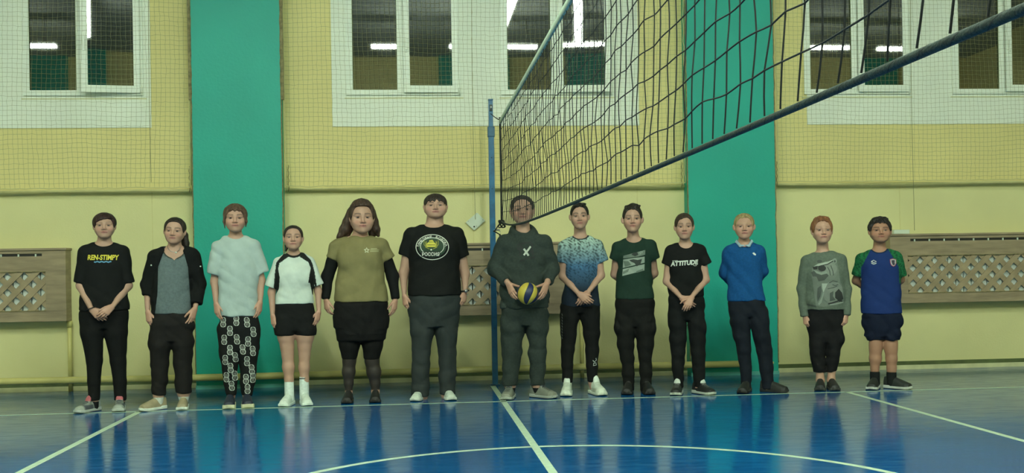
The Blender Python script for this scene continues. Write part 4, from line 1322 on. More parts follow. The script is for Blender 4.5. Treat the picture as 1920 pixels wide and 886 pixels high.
    def socks(s, col, z0, z1, r=0.036, name='sock', colfn=None):
        for i in (0, 1):
            a = s.ank[i]; P, R = s.legs_[i]
            f = Field((a[0] - 0.08, -0.09, z0 - 0.02), (a[0] + 0.08, 0.1, z1 + 0.03), 0.006)
            b = np.array(P[-2]); t = (z1 - a[2]) / max(b[2] - a[2], 0.01); top = a + (b - a) * min(max(t, 0), 1.0); top = np.array((top[0], top[1], z1))
            rt = np.interp(z1, [P[-1][2], P[-2][2]], [R[-1], R[-2]]) + 0.005
            s.limb(f, [np.array((a[0], 0.0, z0)), top], [r, max(rt, r)], 0.0, 1.08, True)
            V, Q = f.mesh()
            C = np.tile(np.array(col, float), (len(V), 1))
            if colfn: C = colfn(V, C)
            np_mesh(name, V, Q, M['knit'], s.root, C)

    def sleeve(s, rows, col, name, mat='cloth', wr=0.0015):
        for r in rows:
            P, R = s.px_chain(r); pts = np.array(P)
            f = Field(pts.min(0) - 0.1, pts.max(0) + 0.1, 0.0075)
            s.limb(f, P, R, 0.02); s.wrinkle(f, wr, s.sp['seed'] + 3)
            V, Q = f.mesh(); V = relax(V, Q, 1, 0.5)
            np_mesh(name, V, Q, M[mat], s.root, np.tile(np.array(col, float), (len(V), 1)))

# ------------------------------------------------------------------ the people, left to right
BLK = (0.0065, 0.0075, 0.0075)
def side_hand(w, inward, left, L=0.165, to=None, **kw):
    x, y, dy = w
    to = to or (x + inward * 3, y + 28, dy - 0.03)
    d = dict(w=w, to=to, n=(inward * 0.75, 0.65, 0), left=left, L=L, curl=(0.28, 0.34, 0.40, 0.46), thumb=(0.8, 0.5, 0.25), spread=0.03)
    d.update(kw); return d

# 1 -- black t-shirt with yellow lettering
p = Person(dict(seed=1, cx=195, toe=(226, 771.5), depth=0.60, shoe_len=0.255,
    label='person in black t-shirt with yellow lettering, hands clasped, leftmost in the row',
    head=dict(top=(196, 396.5), chin=(195.5, 446.5), w=33, yaw=0, pitch=2, hair=(0.030, 0.012, 0.011), fat=0.4, brow=0.5, skin=(0.98, 1, 1)),
    hair=dict(hf=0.054, slope=0.30, sb=-0.022, nz=-0.06, t=0.014, top=0.010, temple=-0.044, tdrop=0.018, rag=0.002, tex=0.001),
    neck=12.5, collar=461.5, neckw=20, sh=((150, 464), (240, 464)),
    torso=[(500, 157, 233), (530, 156, 234), (560, 152, 238), (581, 150, 240)],
    arms=[[(160, 474, 0, 10.5), (151, 535, 0, 8.2), (171, 579, -0.14, 6.3)], [(230, 474, 0, 10.5), (240, 535, 0, 8.2), (211, 574, -0.15, 6.3)]],
    sleeves=[[(162, 474, 0, 15), (149.5, 530, 0, 11.5)], [(228, 474, 0, 15), (240.5, 530, 0, 11.5)]],
    hands=[dict(w=(171, 579, -0.14), to=(194, 600, -0.17), n=(0, 1, 0.1), left=False, L=0.165, curl=(0.35, 0.4, 0.45, 0.5), thumb=(0.7, 0.5, 0.0)),
           dict(w=(211, 574, -0.15), to=(188, 594, -0.205), n=(0, 1, 0.1), left=True, L=0.165, curl=(0.35, 0.4, 0.45, 0.5), thumb=(0.8, 0.4, -0.1))],
    hip=(598, 151, 239), waist=572, crotch=614,
    legs=[[(622, 152, 193), (676, 162.5, 191.5), (715, 165, 188), (750, 166, 187)], [(622, 196, 238.5), (676, 207.5, 236), (715, 213, 237), (750, 214.5, 236)]],
    feet=[(-0.01, -42), (0.0, -4)])).body()
o, V, Q = p.top('t_shirt', BLK, zfold=[(0.95, 0.1, 0.003)], rib=(0.004, 0.005, 0.005))
pr = Print(p, V, Q)
pr.text('REN-STIMPY', 163.5, 223, 486.5, 9.5, (0.62, 0.55, 0.05), bold=0.035, shear=0.12)
pr.stroke([(176 + k * 2.5, 490.4 + 0.8 * math.sin(k * 1.9)) for k in range(14)], 2.2, (0.10, 0.30, 0.50))
pr.done(o, 'yellow cartoon-style lettering with a thin blue line below')
p.socks((0.010, 0.011, 0.012), 0.03, 0.125, 0.035)
p.bottom('leggings', (0.0055, 0.006, 0.006), wr=0.0012, grow=0.0, folds=0.0025)
p.shoes(dict(upper=(0.20, 0.23, 0.20), toe=(0.32, 0.36, 0.31), heel=(0.30, 0.34, 0.30), panel=(0.07, 0.08, 0.09), lace=(0.04, 0.05, 0.06), sole=(0.42, 0.46, 0.42), outsole=(0.10, 0.09, 0.07), tongue=0.032, tonguecol=(0.42, 0.10, 0.12)), 0.098, 0.078, 'sneaker')
w = p.L(171, 577, -0.14)
tubes('bracelet', [[w + np.array((0.030 * math.cos(a) , 0.030 * math.sin(a), 0.010 * math.cos(a))) for a in np.linspace(0, 2 * math.pi, 20)]], 0.004, M['black'], p.root, n=6)

# 2 -- black cardigan over grey top
p = Person(dict(seed=2, cx=322, toe=(344, 768), depth=0.66, shoe_len=0.25,
    label='person in open black cardigan over grey top with long ponytail and beige slip-on shoes',
    head=dict(top=(330, 406), chin=(325, 456.5), w=33, yaw=-9, pitch=0, roll=4, hair=(0.020, 0.013, 0.010), fat=0.2),
    hair=dict(hf=0.092, sb=-0.020, nz=-0.055, t=0.008, top=0.012, temple=-0.040, tdrop=0.02, rag=0.0, tex=0.001,
              extra=[([(0.03, 0.105, 0.03), (0.055, 0.115, -0.03), (0.072, 0.095, -0.10), (0.080, 0.08, -0.17), (0.082, 0.075, -0.22)], [0.024, 0.030, 0.029, 0.024, 0.010])]),
    neck=12, collar=483, neckw=17.5, sh=((287, 473), (367, 470)),
    torso=[(500, 292, 356), (530, 289, 357), (560, 287, 358), (588, 286.5, 358.5)],
    arms=[[(292, 483, 0, 10.5), (277, 534, 0.02, 8.5), (277, 583, -0.02, 6.3)], [(360, 481, 0, 10.5), (373, 534, 0.02, 8.5), (366, 577, -0.05, 6.3)]],
    sleeves=[[(296, 484, 0, 10), (292, 492, 0, 9)], [(356, 482, 0, 10), (360, 490, 0, 9)]],
    hands=[side_hand((277, 583, -0.02), 1, False, curl=(0.5, 0.55, 0.6, 0.6)), side_hand((366, 577, -0.05), -1, True, 0.17, to=(357, 608, -0.09), spread=0.10, curl=(0.2, 0.24, 0.3, 0.35))],
    hip=(606, 280, 363), waist=578, crotch=637,
    legs=[[(645, 280, 320), (680, 284, 315), (712, 285, 313), (740, 285, 310)], [(645, 322.5, 362), (680, 327, 359), (712, 329, 359.5), (736, 330, 359)]],
    feet=[(0.0, -52), (0.0, -5)])).body()
p.top('tank_top', (0.115, 0.15, 0.155), 'knit', vneck=0.02, bust=0.0, rib=(0.05, 0.055, 0.05))
def cardigan_open(s, X, Y, Z):
    zz = [s.z(y) for y in (600, 587, 545, 500, 477, 462)]
    xl = [s.L(x, 520, -0.1)[0] for x in (287, 289, 295, 296, 305, 312)]; xr = [s.L(x, 520, -0.1)[0] for x in (360, 359, 355, 352.5, 346, 340)]
    a = np.interp(Z.ravel(), zz, xl)[None, None, :]; b = np.interp(Z.ravel(), zz, xr)[None, None, :]
    return np.maximum(np.maximum(a - X, X - b), Y + 0.01)
o, V, Q = p.top('cardigan', (0.0075, 0.0085, 0.0085), 'knit', grow=0.011, k=0.022, open_front=cardigan_open, collar=474, neckw=20,
    sleeves=[[(292, 483, 0, 15.5), (276, 532, 0.02, 12), (275.5, 553, 0.0, 9.5)], [(360, 481, 0, 15.5), (374, 533, 0.02, 12.5), (368, 569, -0.04, 11)]])
for px in ((283.5, 497), (376, 499)):
    c = p.L(*px, -0.06); 
    lathe('button', [(0.0, 0.004), (0.004, 0.0035), (0.0065, 0.001), (0.0065, -0.004), (0.0, -0.005)], M['plate'], p.root, 12, c).rotation_euler = (math.pi / 2, 0, 0)
c = p.L(324, 470, -0.07)
tubes('necklace', [[p.L(x, y, dy) for x, y, dy in ((314, 462, -0.035), (316, 467, -0.075), (321, 471, -0.09), (329, 472.5, -0.09), (336, 469, -0.07), (338, 463, -0.03))]], 0.0022, M['steel'], p.root, n=5)
lathe('pendant', [(0.0, 0.003), (0.007, 0.002), (0.007, -0.002), (0.0, -0.003)], M['plate'], p.root, 12, p.L(330, 473, -0.095)).rotation_euler = (math.pi / 2, 0, 0)
p.bottom('trousers', (0.011, 0.010, 0.0095), wr=0.003, grow=0.002, folds=0.006)
p.socks((0.55, 0.58, 0.52), 0.04, 0.115, 0.031)
p.shoes(dict(upper=(0.30, 0.255, 0.155), sole=(0.62, 0.68, 0.60), outsole=(0.3, 0.3, 0.26)), 0.092, 0.085, 'slip_on_shoe')

# 3 -- white t-shirt, patterned trousers
p = Person(dict(seed=3, cx=443, toe=(430, 767), depth=0.60, shoe_len=0.25,
    label='person in plain white t-shirt and black trousers with white letter pattern',
    head=dict(top=(440.5, 380.5), chin=(441.5, 434), w=35, pitch=0, hair=(0.085, 0.050, 0.032), smile=1.0, fat=0.25, open=0.22),
    hair=dict(hf=0.062, sb=-0.040, nz=-0.06, t=0.011, top=0.012, temple=-0.046, tdrop=0.020, rag=0.0065, tex=0.002,
              extra=[([(-0.075, -0.035, 0.02), (-0.079, -0.03, -0.03), (-0.073, -0.03, -0.085)], [0.010, 0.008, 0.004]), ([(0.075, -0.035, 0.02), (0.079, -0.03, -0.03), (0.074, -0.03, -0.075)], [0.010, 0.008, 0.004])]),
    neck=11.5, collar=447.5, neckw=18.5, sh=((400, 452), (484, 450)),
    torso=[(500, 409, 485), (530, 411, 483), (560, 411, 483), (592, 413, 483)],
    arms=[[(409, 464, 0, 10), (402, 528, 0.02, 7.3), (405, 568, -0.02, 6)], [(476, 462, 0, 10), (490, 525, 0.02, 7.3), (488, 565, -0.03, 6)]],
    sleeves=[[(411, 465, 0, 15), (400, 514, 0, 12.5)], [(474, 463, 0, 15), (493, 512, 0, 12.5)]],
    hands=[side_hand((405, 568, -0.02), 1, False), side_hand((488, 565, -0.03), -1, True)],
    hip=(615, 409, 487), waist=580, crotch=655,
    legs=[[(662, 413, 446.5), (690, 418, 444), (715, 421, 443), (741, 426, 443)], [(662, 448, 483), (690, 451, 479), (715, 452, 477), (741, 453, 472)]],
    feet=[(-0.01, -4), (0.0, 4)])).body()
p.top('t_shirt', (0.38, 0.47, 0.45), wr=0.003, zfold=[(1.0, 0.15, 0.002)])
o, V, Q = p.bottom('trousers', (0.008, 0.009, 0.009), wr=0.002, folds=0.004)
pr = Print(p, V, Q)
WHT = (0.46, 0.50, 0.45)
def motif(cx, cy, h, tilt=0.0):
    w = h * 0.30
    T = lambda x, y: (cx + x * w + tilt * y * h * 0.5, cy + y * h * 0.5)
    for sg in (-1, 1):
        pr.stroke([T(sg * 0.12, -1), T(sg * 0.7, -0.85), T(sg * 0.85, -0.4), T(sg * 0.62, 0.0), T(sg * 0.9, 0.4), T(sg * 0.72, 0.85), T(sg * 0.1, 1)], 1.5, WHT)
        pr.stroke([T(sg * 0.25, -0.7), T(sg * 0.25, 0.75)], 0.8, WHT)
    pr.stroke([T(-0.55, 0.0), T(0.55, 0.0)], 1.1, WHT)
for cx, cy, t in ((418, 604, 0), (443, 601, 0), (463, 604, .1), (431, 620, 0), (475, 622, .1), (420, 637, 0), (444, 636, .1), (465, 640, 0), (431, 656, 0), (455, 655, .1), (474, 658, .1),
                  (422, 675, 0), (441, 670, .15), (463, 677, 0), (432, 690, .05), (472, 693, .1), (424, 708, 0), (461, 711, 0), (440, 705, .1), (434, 724, .1), (464, 730, 0), (474, 709, 0)):
    motif(cx, cy, 18, t)
pr.done(o, 'scattered white blackletter motifs')
p.shoes(dict(upper=(0.012, 0.018, 0.035), sole=(0.55, 0.55, 0.36), sole_h=0.034), 0.100, 0.098, 'slip_on_shoe')

# 4 -- white sports shirt with black panels, black shorts
def p4col(s, V, C, g):
    x, y = s.px(V); fr = V[:, 1] < 0.03
    blk = np.zeros(len(V), bool)
    blk |= inpoly(x, y, [(533, 474), (541, 481), (524, 493), (521, 506), (519.5, 520), (517.5, 541), (513, 541), (515, 515), (517, 498), (517.5, 492)])
    blk |= inpoly(x, y, [(568, 472), (562, 481), (578, 491), (582.5, 502), (584, 512), (590.5, 536), (588, 536), (583, 500), (590, 538), (594, 536), (590, 510), (586, 494), (583, 487)])
    blk |= inpoly(x, y, [(521.5, 503), (524.5, 520), (523, 541), (517, 552), (514, 552), (517, 530), (518.5, 510)])
    blk |= inpoly(x, y, [(583, 500), (580, 516), (578, 530), (581, 530), (586, 552), (592, 552), (588, 520)])
    d = f_ell(V[:, 0], V[:, 1], V[:, 2], g['cc'], g['rad']); blk |= (d < 0.018) & (V[:, 2] < g['cc'][2] + 0.03)
    C[blk] = (0.012, 0.014, 0.013); return C
p = Person(dict(seed=4, cx=554, toe=(575, 761.5), depth=0.60, shoe_len=0.24,
    label='person in white sports shirt with black panels, black shorts, white socks and sneakers',
    head=dict(top=(549.5, 420), chin=(550, 468), w=31, pitch=4, hair=(0.017, 0.011, 0.009), fat=0.15, open=0.2),
    hair=dict(hf=0.098, sb=-0.004, nz=-0.055, t=0.006, top=0.008, temple=-0.040, tdrop=0.02, rag=0.0, tex=0.0008,
              extra=[([(-0.02, 0.10, 0.0), (-0.05, 0.10, -0.06), (-0.062, 0.07, -0.115)], [0.022, 0.02, 0.008])]),
    neck=10, collar=478.5, neckw=16.5, sh=((515, 484), (588, 482)),
    torso=[(505, 522, 583), (530, 521.5, 583.5), (550, 518, 587), (569, 516.5, 588)],
    arms=[[(523, 494, 0, 8.8), (509, 548, 0.02, 6.8), (511, 590, -0.02, 5.4)], [(580, 492, 0, 8.8), (596.5, 545, 0.02, 6.8), (598, 583, -0.03, 5.4)]],
    sleeves=[[(524, 494, 0, 12), (507.5, 538, 0, 11)], [(579, 492, 0, 12), (597, 535, 0, 11)]],
    hands=[side_hand((511, 590, -0.02), 1, False, 0.155), side_hand((598, 583, -0.03), -1, True, 0.155, to=(593, 612, -0.06))],
    hip=(595, 515.5, 591), waist=556, crotch=618,
    legs=[[(614, 516, 552.5), (628, 516.5, 552)], [(614, 554, 591.5), (628, 555, 591)]],
    skinlegs=[[(612, 518, 553), (630, 521, 551.5), (650, 526.5, 550.5), (665, 529, 550), (688, 530, 551.5), (712, 534, 550), (730, 535.5, 549)], [(612, 555, 590), (630, 556, 588), (650, 559, 583), (665, 561, 581), (688, 560.5, 580), (712, 563, 578.5), (730, 564, 577)]],
    feet=[(0.0, -18), (0.0, 10)])).body()
p.top('sports_shirt', (0.56, 0.64, 0.58), h=0.0045, colfn=p4col, wr=0.0018, zfold=[(0.93, 0.03, 0.005)], bust=0.004)
p.bottom('shorts', (0.0075, 0.008, 0.008), grow=0.006, wr=0.0018)
p.socks((0.62, 0.70, 0.66), 0.05, 0.235, 0.040, colfn=lambda V, C: np.where(((V[:, 2] > 0.218) & (V[:, 2] < 0.226))[:, None], 0.08, C))
p.shoes(dict(upper=(0.62, 0.70, 0.63), sole=(0.62, 0.70, 0.64), outsole=(0.4, 0.45, 0.42), lace=(0.5, 0.58, 0.52), panel=(0.55, 0.63, 0.56)), 0.092, 0.085, 'sneaker')

# 5 -- khaki t-shirt over black long sleeves
def p5legs(s, V, C):
    zc = s.z(668); m = (V[:, 2] < zc) & (V[:, 2] > 0.10); C[m] = np.array((0.030, 0.024, 0.021)); return C
p = Person(dict(seed=5, cx=676, toe=(647, 757), depth=0.78, shoe_len=0.25,
    label='person in khaki t-shirt over black sleeves with long loose brown hair',
    head=dict(top=(677.5, 371.5), chin=(679.5, 435.5), w=38, yaw=4, pitch=-2, hair=(0.055, 0.032, 0.022), fat=1.0, jaw=1.1, smile=0.7, open=0.2, hair_up=0.03),
    hair=dict(hf=0.086, sb=-0.03, nz=-0.06, t=0.012, top=0.028, temple=-0.036, tdrop=0.012, rag=0.0, tex=0.002,
              extra=[([(-0.07, 0.03, 0.04), (-0.092, 0.045, -0.03), (-0.115, 0.05, -0.09), (-0.145, 0.045, -0.135), (-0.165, 0.04, -0.148)], [0.030, 0.034, 0.036, 0.022, 0.008]),
                     ([(-0.07, 0.06, 0.0), (-0.09, 0.07, -0.08), (-0.10, 0.06, -0.14)], [0.03, 0.036, 0.02]),
                     ([(0.07, 0.03, 0.04), (0.085, 0.045, -0.03), (0.098, 0.05, -0.09), (0.112, 0.045, -0.135)], [0.026, 0.028, 0.028, 0.012]), ([(0.06, 0.06, 0.0), (0.075, 0.07, -0.12)], [0.03, 0.03])]),
    neck=13.5, collar=440, neckw=16, sh=((617, 453), (728, 451)),
    torso=[(475, 632, 720), (495, 634, 718), (520, 631.5, 721), (545, 628, 725.5), (564.5, 626, 728)],
    arms=[[(631, 464, 0, 13), (614, 518, 0.02, 9), (611, 561, -0.02, 6.5)], [(715, 462, 0, 13), (736, 518, 0.02, 9), (741.5, 561, -0.02, 6.5)]],
    sleeves=[[(633, 464, 0, 16.5), (623, 485.5, 0, 13)], [(713, 462, 0, 16.5), (728.5, 485.5, 0, 13)]],
    hands=[side_hand((611, 561, -0.02), 1, False, 0.165, curl=(0.4, 0.5, 0.55, 0.6)), side_hand((741.5, 561, -0.02), -1, True, 0.165)],
    hip=(592, 626.5, 727.5), waist=561, crotch=636,
    legs=[[(618, 631, 676), (645, 636, 675), (673, 641, 668.5)], [(618, 677.5, 723), (645, 679, 718), (673, 682, 711.5)]],
    skinlegs=[[(615, 634, 674), (650, 640, 672), (675, 643, 667), (697, 642, 665.5), (718, 645.5, 662), (735, 648, 660)], [(615, 680, 720), (650, 682, 714), (675, 684.5, 710.5), (697, 688, 714), (718, 694.5, 712.5), (735, 697, 711)]],
    feet=[(0.0, -6), (0.0, -2)], bodycol=p5legs)).body()
o, V, Q = p.top('t_shirt', (0.200, 0.178, 0.080), wr=0.0028, bust=0.003, zfold=[(0.92, 0.06, 0.003)])
pr = Print(p, V, Q)
star = [(687.5 + (5 if k % 2 == 0 else 2.1) * math.sin(k * math.pi / 5), 469 - (5 if k % 2 == 0 else 2.1) * math.cos(k * math.pi / 5)) for k in range(10)]
pr.stroke(star, 1.4, (0.60, 0.62, 0.45), closed=True)
for k, (a, b2) in enumerate(((695, 707), (694, 711), (694, 710))): pr.stroke([(a, 466 + k * 2.5), (b2, 465.6 + k * 2.6)], 1.2, (0.40, 0.40, 0.22))
pr.done(o, 'small pale star with faint lines')
p.sleeve([[(630, 471, 0, 12.6), (614, 518, 0.02, 11.2), (611, 560, -0.02, 7.8)], [(718, 469, 0, 12.6), (736, 518, 0.02, 11.2), (741.5, 560, -0.02, 7.8)]], BLK, 'undersleeve')
p.bottom('leggings', (0.0055, 0.0055, 0.0055), wr=0.0008, grow=0.0, folds=0.001)
p.bottom('shorts', (0.0075, 0.0075, 0.0075), grow=0.003, wr=0.002, folds=0.002, rows=[[(600, 627, 677), (615, 626, 676)], [(600, 677, 728), (615, 678, 728)]])
p.shoes(dict(upper=(0.008, 0.008, 0.008), lace=(0.02, 0.02, 0.02), sole=(0.010, 0.010, 0.010)), 0.094, 0.088, 'sneaker')

# 6 -- black t-shirt with round emblem, dark grey trousers
p = Person(dict(seed=6, cx=814, toe=(780, 752.5), depth=0.68, shoe_len=0.25,
    label='person in black t-shirt with large oval emblem, dark grey trousers and a wristwatch',
    head=dict(top=(817, 361), chin=(816, 408.5), w=37, pitch=4, hair=(0.028, 0.018, 0.014), fat=1.0, jaw=1.15, open=0.22, neck=1.15),
    hair=dict(hf=0.040, sb=-0.015, nz=-0.05, t=0.006, top=0.010, temple=-0.046, tdrop=0.012, rag=0.011, tex=0.0016),
    neck=16, collar=428, neckw=20, sh=((757, 431), (871, 431)),
    torso=[(468, 764, 865), (490, 767, 862), (520, 766, 862), (553, 765, 866)],
    arms=[[(772, 443, 0, 12.5), (756.5, 512, 0.02, 8.8), (758, 553, -0.02, 6.8)], [(856, 443, 0, 12.5), (872, 512, 0.02, 8.8), (872, 547, -0.03, 6.8)]],
    sleeves=[[(773, 443, 0, 17.5), (759, 480, 0, 13)], [(855, 443, 0, 17.5), (869, 482, 0, 13)]],
    hands=[side_hand((758, 553, -0.02), 1, False, 0.165, curl=(0.55, 0.6, 0.65, 0.65)), side_hand((872, 547, -0.03), -1, True, 0.165, curl=(0.6, 0.65, 0.7, 0.7), to=(868, 576, -0.06))],
    hip=(580, 766, 862), waist=544, crotch=610,
    legs=[[(620, 770.5, 813), (660, 773.5, 807), (700, 773, 804.5), (741, 773, 804)], [(620, 817, 857), (660, 822, 855), (700, 824, 853.5), (739, 825, 852.5)]],
    feet=[(-0.005, -15), (0.0, 12)])).body()
o, V, Q = p.top('t_shirt', (0.0075, 0.0085, 0.008), wr=0.0022, bust=0.002, belly=0.0, rib=(0.005, 0.006, 0.006))
pr = Print(p, V, Q)
GRN = (0.012, 0.040, 0.018); WH = (0.60, 0.63, 0.55); YEL = (0.55, 0.50, 0.06)
ecx, ecy = 810.5, 463
pr.ellipse(ecx, ecy, 30.5, 23.5, 1.3, WH)
pr.ellipse(ecx, ecy, 26, 19.5, 1, GRN, 0.0028, fill=True)
pr.ellipse(ecx, ecy - 1.5, 22, 16, 1.2, WH, 0.0042)
for k, ch in enumerate('ТАНКОВЫЕ'): 
    a = math.radians(-82 + k * 11.0); pr.glyph(ch, ecx + 26.5 * math.sin(a), ecy - 19.8 * math.cos(a) + 0.5, 4.2, math.degrees(a), WH, bold=0.03)
for k, ch in enumerate('ВОЙСКА'):
    a = math.radians(18 + k * 12.0); pr.glyph(ch, ecx + 26.5 * math.sin(a), ecy - 19.8 * math.cos(a) + 0.5, 4.2, math.degrees(a), WH, bold=0.03)
pr.poly([(790, 471.5), (825, 471.5), (825, 481), (790, 481)], (0.008, 0.009, 0.008), 0.0050)
pr.text('РОССИЯ', 791.5, 824, 479.3, 6.6, WH, 0.0062, bold=0.03)
pr.poly([(800, 463), (800, 457), (803, 454), (814, 454), (817, 457), (817, 463)], YEL, 0.0055)
pr.poly([(797.5, 464), (797.5, 454), (799.5, 451), (801, 464)], (0.25, 0.24, 0.03), 0.0055); pr.poly([(816.5, 464), (817, 451), (819.5, 454), (819.5, 464)], (0.25, 0.24, 0.03), 0.0055)
pr.poly([(804, 453), (806, 449.5), (809, 451), (810, 449), (813, 452), (814, 453.5)], YEL, 0.0055)
pr.stroke([(801, 459), (816, 459)], 1.0, (0.05, 0.05, 0.01), 0.0065)
for sg in (-1, 1): pr.stroke([(808.5 + sg * 13, 450), (808.5 + sg * 13.5, 458), (808.5 + sg * 9, 464), (808.5 + sg * 3, 467)], 1.5, (0.20, 0.22, 0.04), 0.0055)
pr.ellipse(808.5, 468, 1.7, 1.7, 1, WH, 0.0056, 10, True)
pr.done(o, 'white oval emblem with yellow armoured vehicle and lettering')
p.socks((0.010, 0.011, 0.012), 0.03, 0.125, 0.035)
p.bottom('trousers', (0.030, 0.037, 0.037), wr=0.003, folds=0.006)
p.shoes(dict(upper=(0.55, 0.62, 0.54), lace=(0.42, 0.48, 0.44), panel=(0.45, 0.52, 0.47), sole=(0.55, 0.60, 0.53), outsole=(0.25, 0.28, 0.25), tonguecol=(0.12, 0.22, 0.28)), 0.094, 0.078, 'sneaker')
w = p.L(872, 545, -0.03)
tubes('wristwatch', [[w + np.array((0.031 * math.cos(a), 0.031 * math.sin(a), 0.004 * math.cos(a))) for a in np.linspace(0, 2 * math.pi, 22)]], 0.008, M['black'], p.root, n=8)
wd = lathe('watch_case', [(0, 0.006), (0.014, 0.005), (0.0155, 0.0), (0.0155, -0.006), (0, -0.006)], M['steel'], p.root, 18, w + np.array((0.010, -0.034, 0.0))); wd.rotation_euler = (math.pi / 2, 0, 0.25)

# 7 -- dark green hoodie, holding the ball
p = Person(dict(seed=7, cx=984, toe=(955, 750.5), depth=0.62, shoe_len=0.285,
    label='person in dark green hoodie holding a volleyball, face partly behind the net',
    head=dict(top=(978.5, 365), chin=(980, 419), w=38, hair=(0.028, 0.022, 0.017), jaw=1.15, pitch=2, ear=1.1),
    hair=dict(hf=0.092, sb=-0.002, nz=-0.045, t=0.006, top=0.013, temple=-0.042, tdrop=0.012, rag=0.003, tex=0.0014),
    neck=13, collar=431, neckw=15, sh=((931, 446), (1032, 443)),
    torso=[(480, 939, 1028), (510, 940, 1027), (545, 938, 1029), (566, 937, 1029), (577, 939, 1027)],
    arms=[[(945, 458, 0, 12), (927, 505, 0.02, 9.5), (953, 530, -0.20, 6.5)], [(1019, 456, 0, 12), (1036, 505, 0.02, 9.5), (1025, 530, -0.20, 6.5)]],
    sleeves=[[(946, 458, 0, 17.5), (927, 504, 0.02, 13.5), (949, 528, -0.165, 10)], [(1018, 456, 0, 17.5), (1035.5, 504, 0.02, 13.5), (1027.5, 528, -0.165, 10)]],
    hands=[dict(w=(953, 531, -0.20), d=(0.30, -0.52, -0.80), n=(0.75, 0.60, -0.10), left=False, L=0.185, curl=(0.24, 0.26, 0.28, 0.3), thumb=(0.42, 0.25, 0.95), tcurl=0.05, spread=0.12, sd=(-0.3, 0.9, 0.25)),
           dict(w=(1025.5, 531, -0.20), d=(-0.30, -0.52, -0.80), n=(-0.75, 0.60, -0.10), left=True, L=0.185, curl=(0.24, 0.26, 0.28, 0.3), thumb=(0.42, 0.25, 0.95), tcurl=0.05, spread=0.12, sd=(0.3, 0.9, 0.25))],
    hip=(592, 938, 1028), waist=566, crotch=607,
    legs=[[(615, 938.5, 982.5), (660, 941, 977.5), (690, 942, 973), (722, 943, 970)], [(615, 987.5, 1027), (660, 993, 1023), (690, 994, 1022), (722, 995, 1021)]],
    feet=[(0.0, -12), (0.0, 48)])).body()
o, V, Q = p.top('hoodie', (0.034, 0.046, 0.041), 'knit', wr=0.004, hood=True, k=0.022, zfold=[(1.0, 0.15, 0.003)])
pr = Print(p, V, Q)
pr.stroke([(982, 478), (986, 473), (990, 468.5), (995, 461.5)], 3.4, (0.50, 0.54, 0.48), 0.005); pr.stroke([(982, 466), (986, 471), (991, 479)], 3.6, (0.50, 0.54, 0.48), 0.005)
DK = (0.012, 0.016, 0.016)
for pts in ([(969, 459), (979, 456), (997, 454)], [(971, 463), (976, 470), (975, 480)], [(976, 459), (981, 470)], [(998, 456), (997, 466), (1000, 478)], [(975, 489), (988, 484), (1003, 482)], [(970, 467), (980, 462)], [(993, 472), (1000, 470)]):
    pr.stroke(pts, 3.2, DK, 0.003)
pr.done(o, 'pale brush-stroke cross over dark scribbles')
p.socks((0.010, 0.011, 0.012), 0.03, 0.125, 0.035)
p.bottom('trousers', (0.030, 0.040, 0.036), 'knit', wr=0.0045, folds=0.007)
p.shoes(dict(upper=(0.16, 0.175, 0.14), toe=(0.20, 0.215, 0.17), lace=(0.02, 0.025, 0.03), sole=(0.30, 0.33, 0.29), outsole=(0.03, 0.03, 0.03), tongue=0.03, tonguecol=(0.02, 0.03, 0.045)), 0.105, 0.09, 'sneaker')
# the ball
bc = p.world(p.L(989.5, 550, -0.275)); BR = 0.0935
ball = empty('volleyball', bc); tag(ball, 'yellow and blue volleyball held in both hands by the person in the hoodie', 'ball')
def ball_panel(name, a0, a1, col, R, th0=-0.5, th1=0.5):
    """curved panel: strip a0..a1 (across) on the ball, twisted a little along its length"""
    V, Qs = [], []
    na, nb_ = 9, 24
    for j in range(nb_ + 1):
        lon = -math.pi / 2 + math.pi * j / nb_
        for i in range(na + 1):
            a = a0 + (a1 - a0) * i / na
            edge = 1.0 if 0 < i < na else 0.982
            aa = a + 0.30 * math.sin(lon) - 0.10
            v = np.array((math.sin(aa) * math.cos(lon), -math.cos(aa) * math.cos(lon), math.sin(lon))) * BR * edge
            V.append(R @ v)
    for j in range(nb_):
        for i in range(na): Qs.append((j * (na + 1) + i, j * (na + 1) + i + 1, (j + 1) * (na + 1) + i + 1, (j + 1) * (na + 1) + i))
    return np_mesh(name, V, Qs, M['ball'], ball, np.tile(col, (len(V), 1)))
Rb = rotm(4, 8, 8)
BY, BB = np.array((0.50, 0.40, 0.06)), np.array((0.012, 0.020, 0.075))
cuts = [-math.pi, -2.3, -1.75, -1.25, -0.30, 0.36, 0.95, 1.6, 2.4, math.pi]
for k in range(len(cuts) - 1): ball_panel('panel', cuts[k] + 0.012, cuts[k + 1] - 0.012, BY if k in (1, 3, 5, 7) else BB, Rb)
lathe('bladder', [(BR * 0.975 * math.sin(t), BR * 0.975 * math.cos(t)) for t in np.linspace(0.01, math.pi - 0.01, 20)], M['black'], ball, 28)

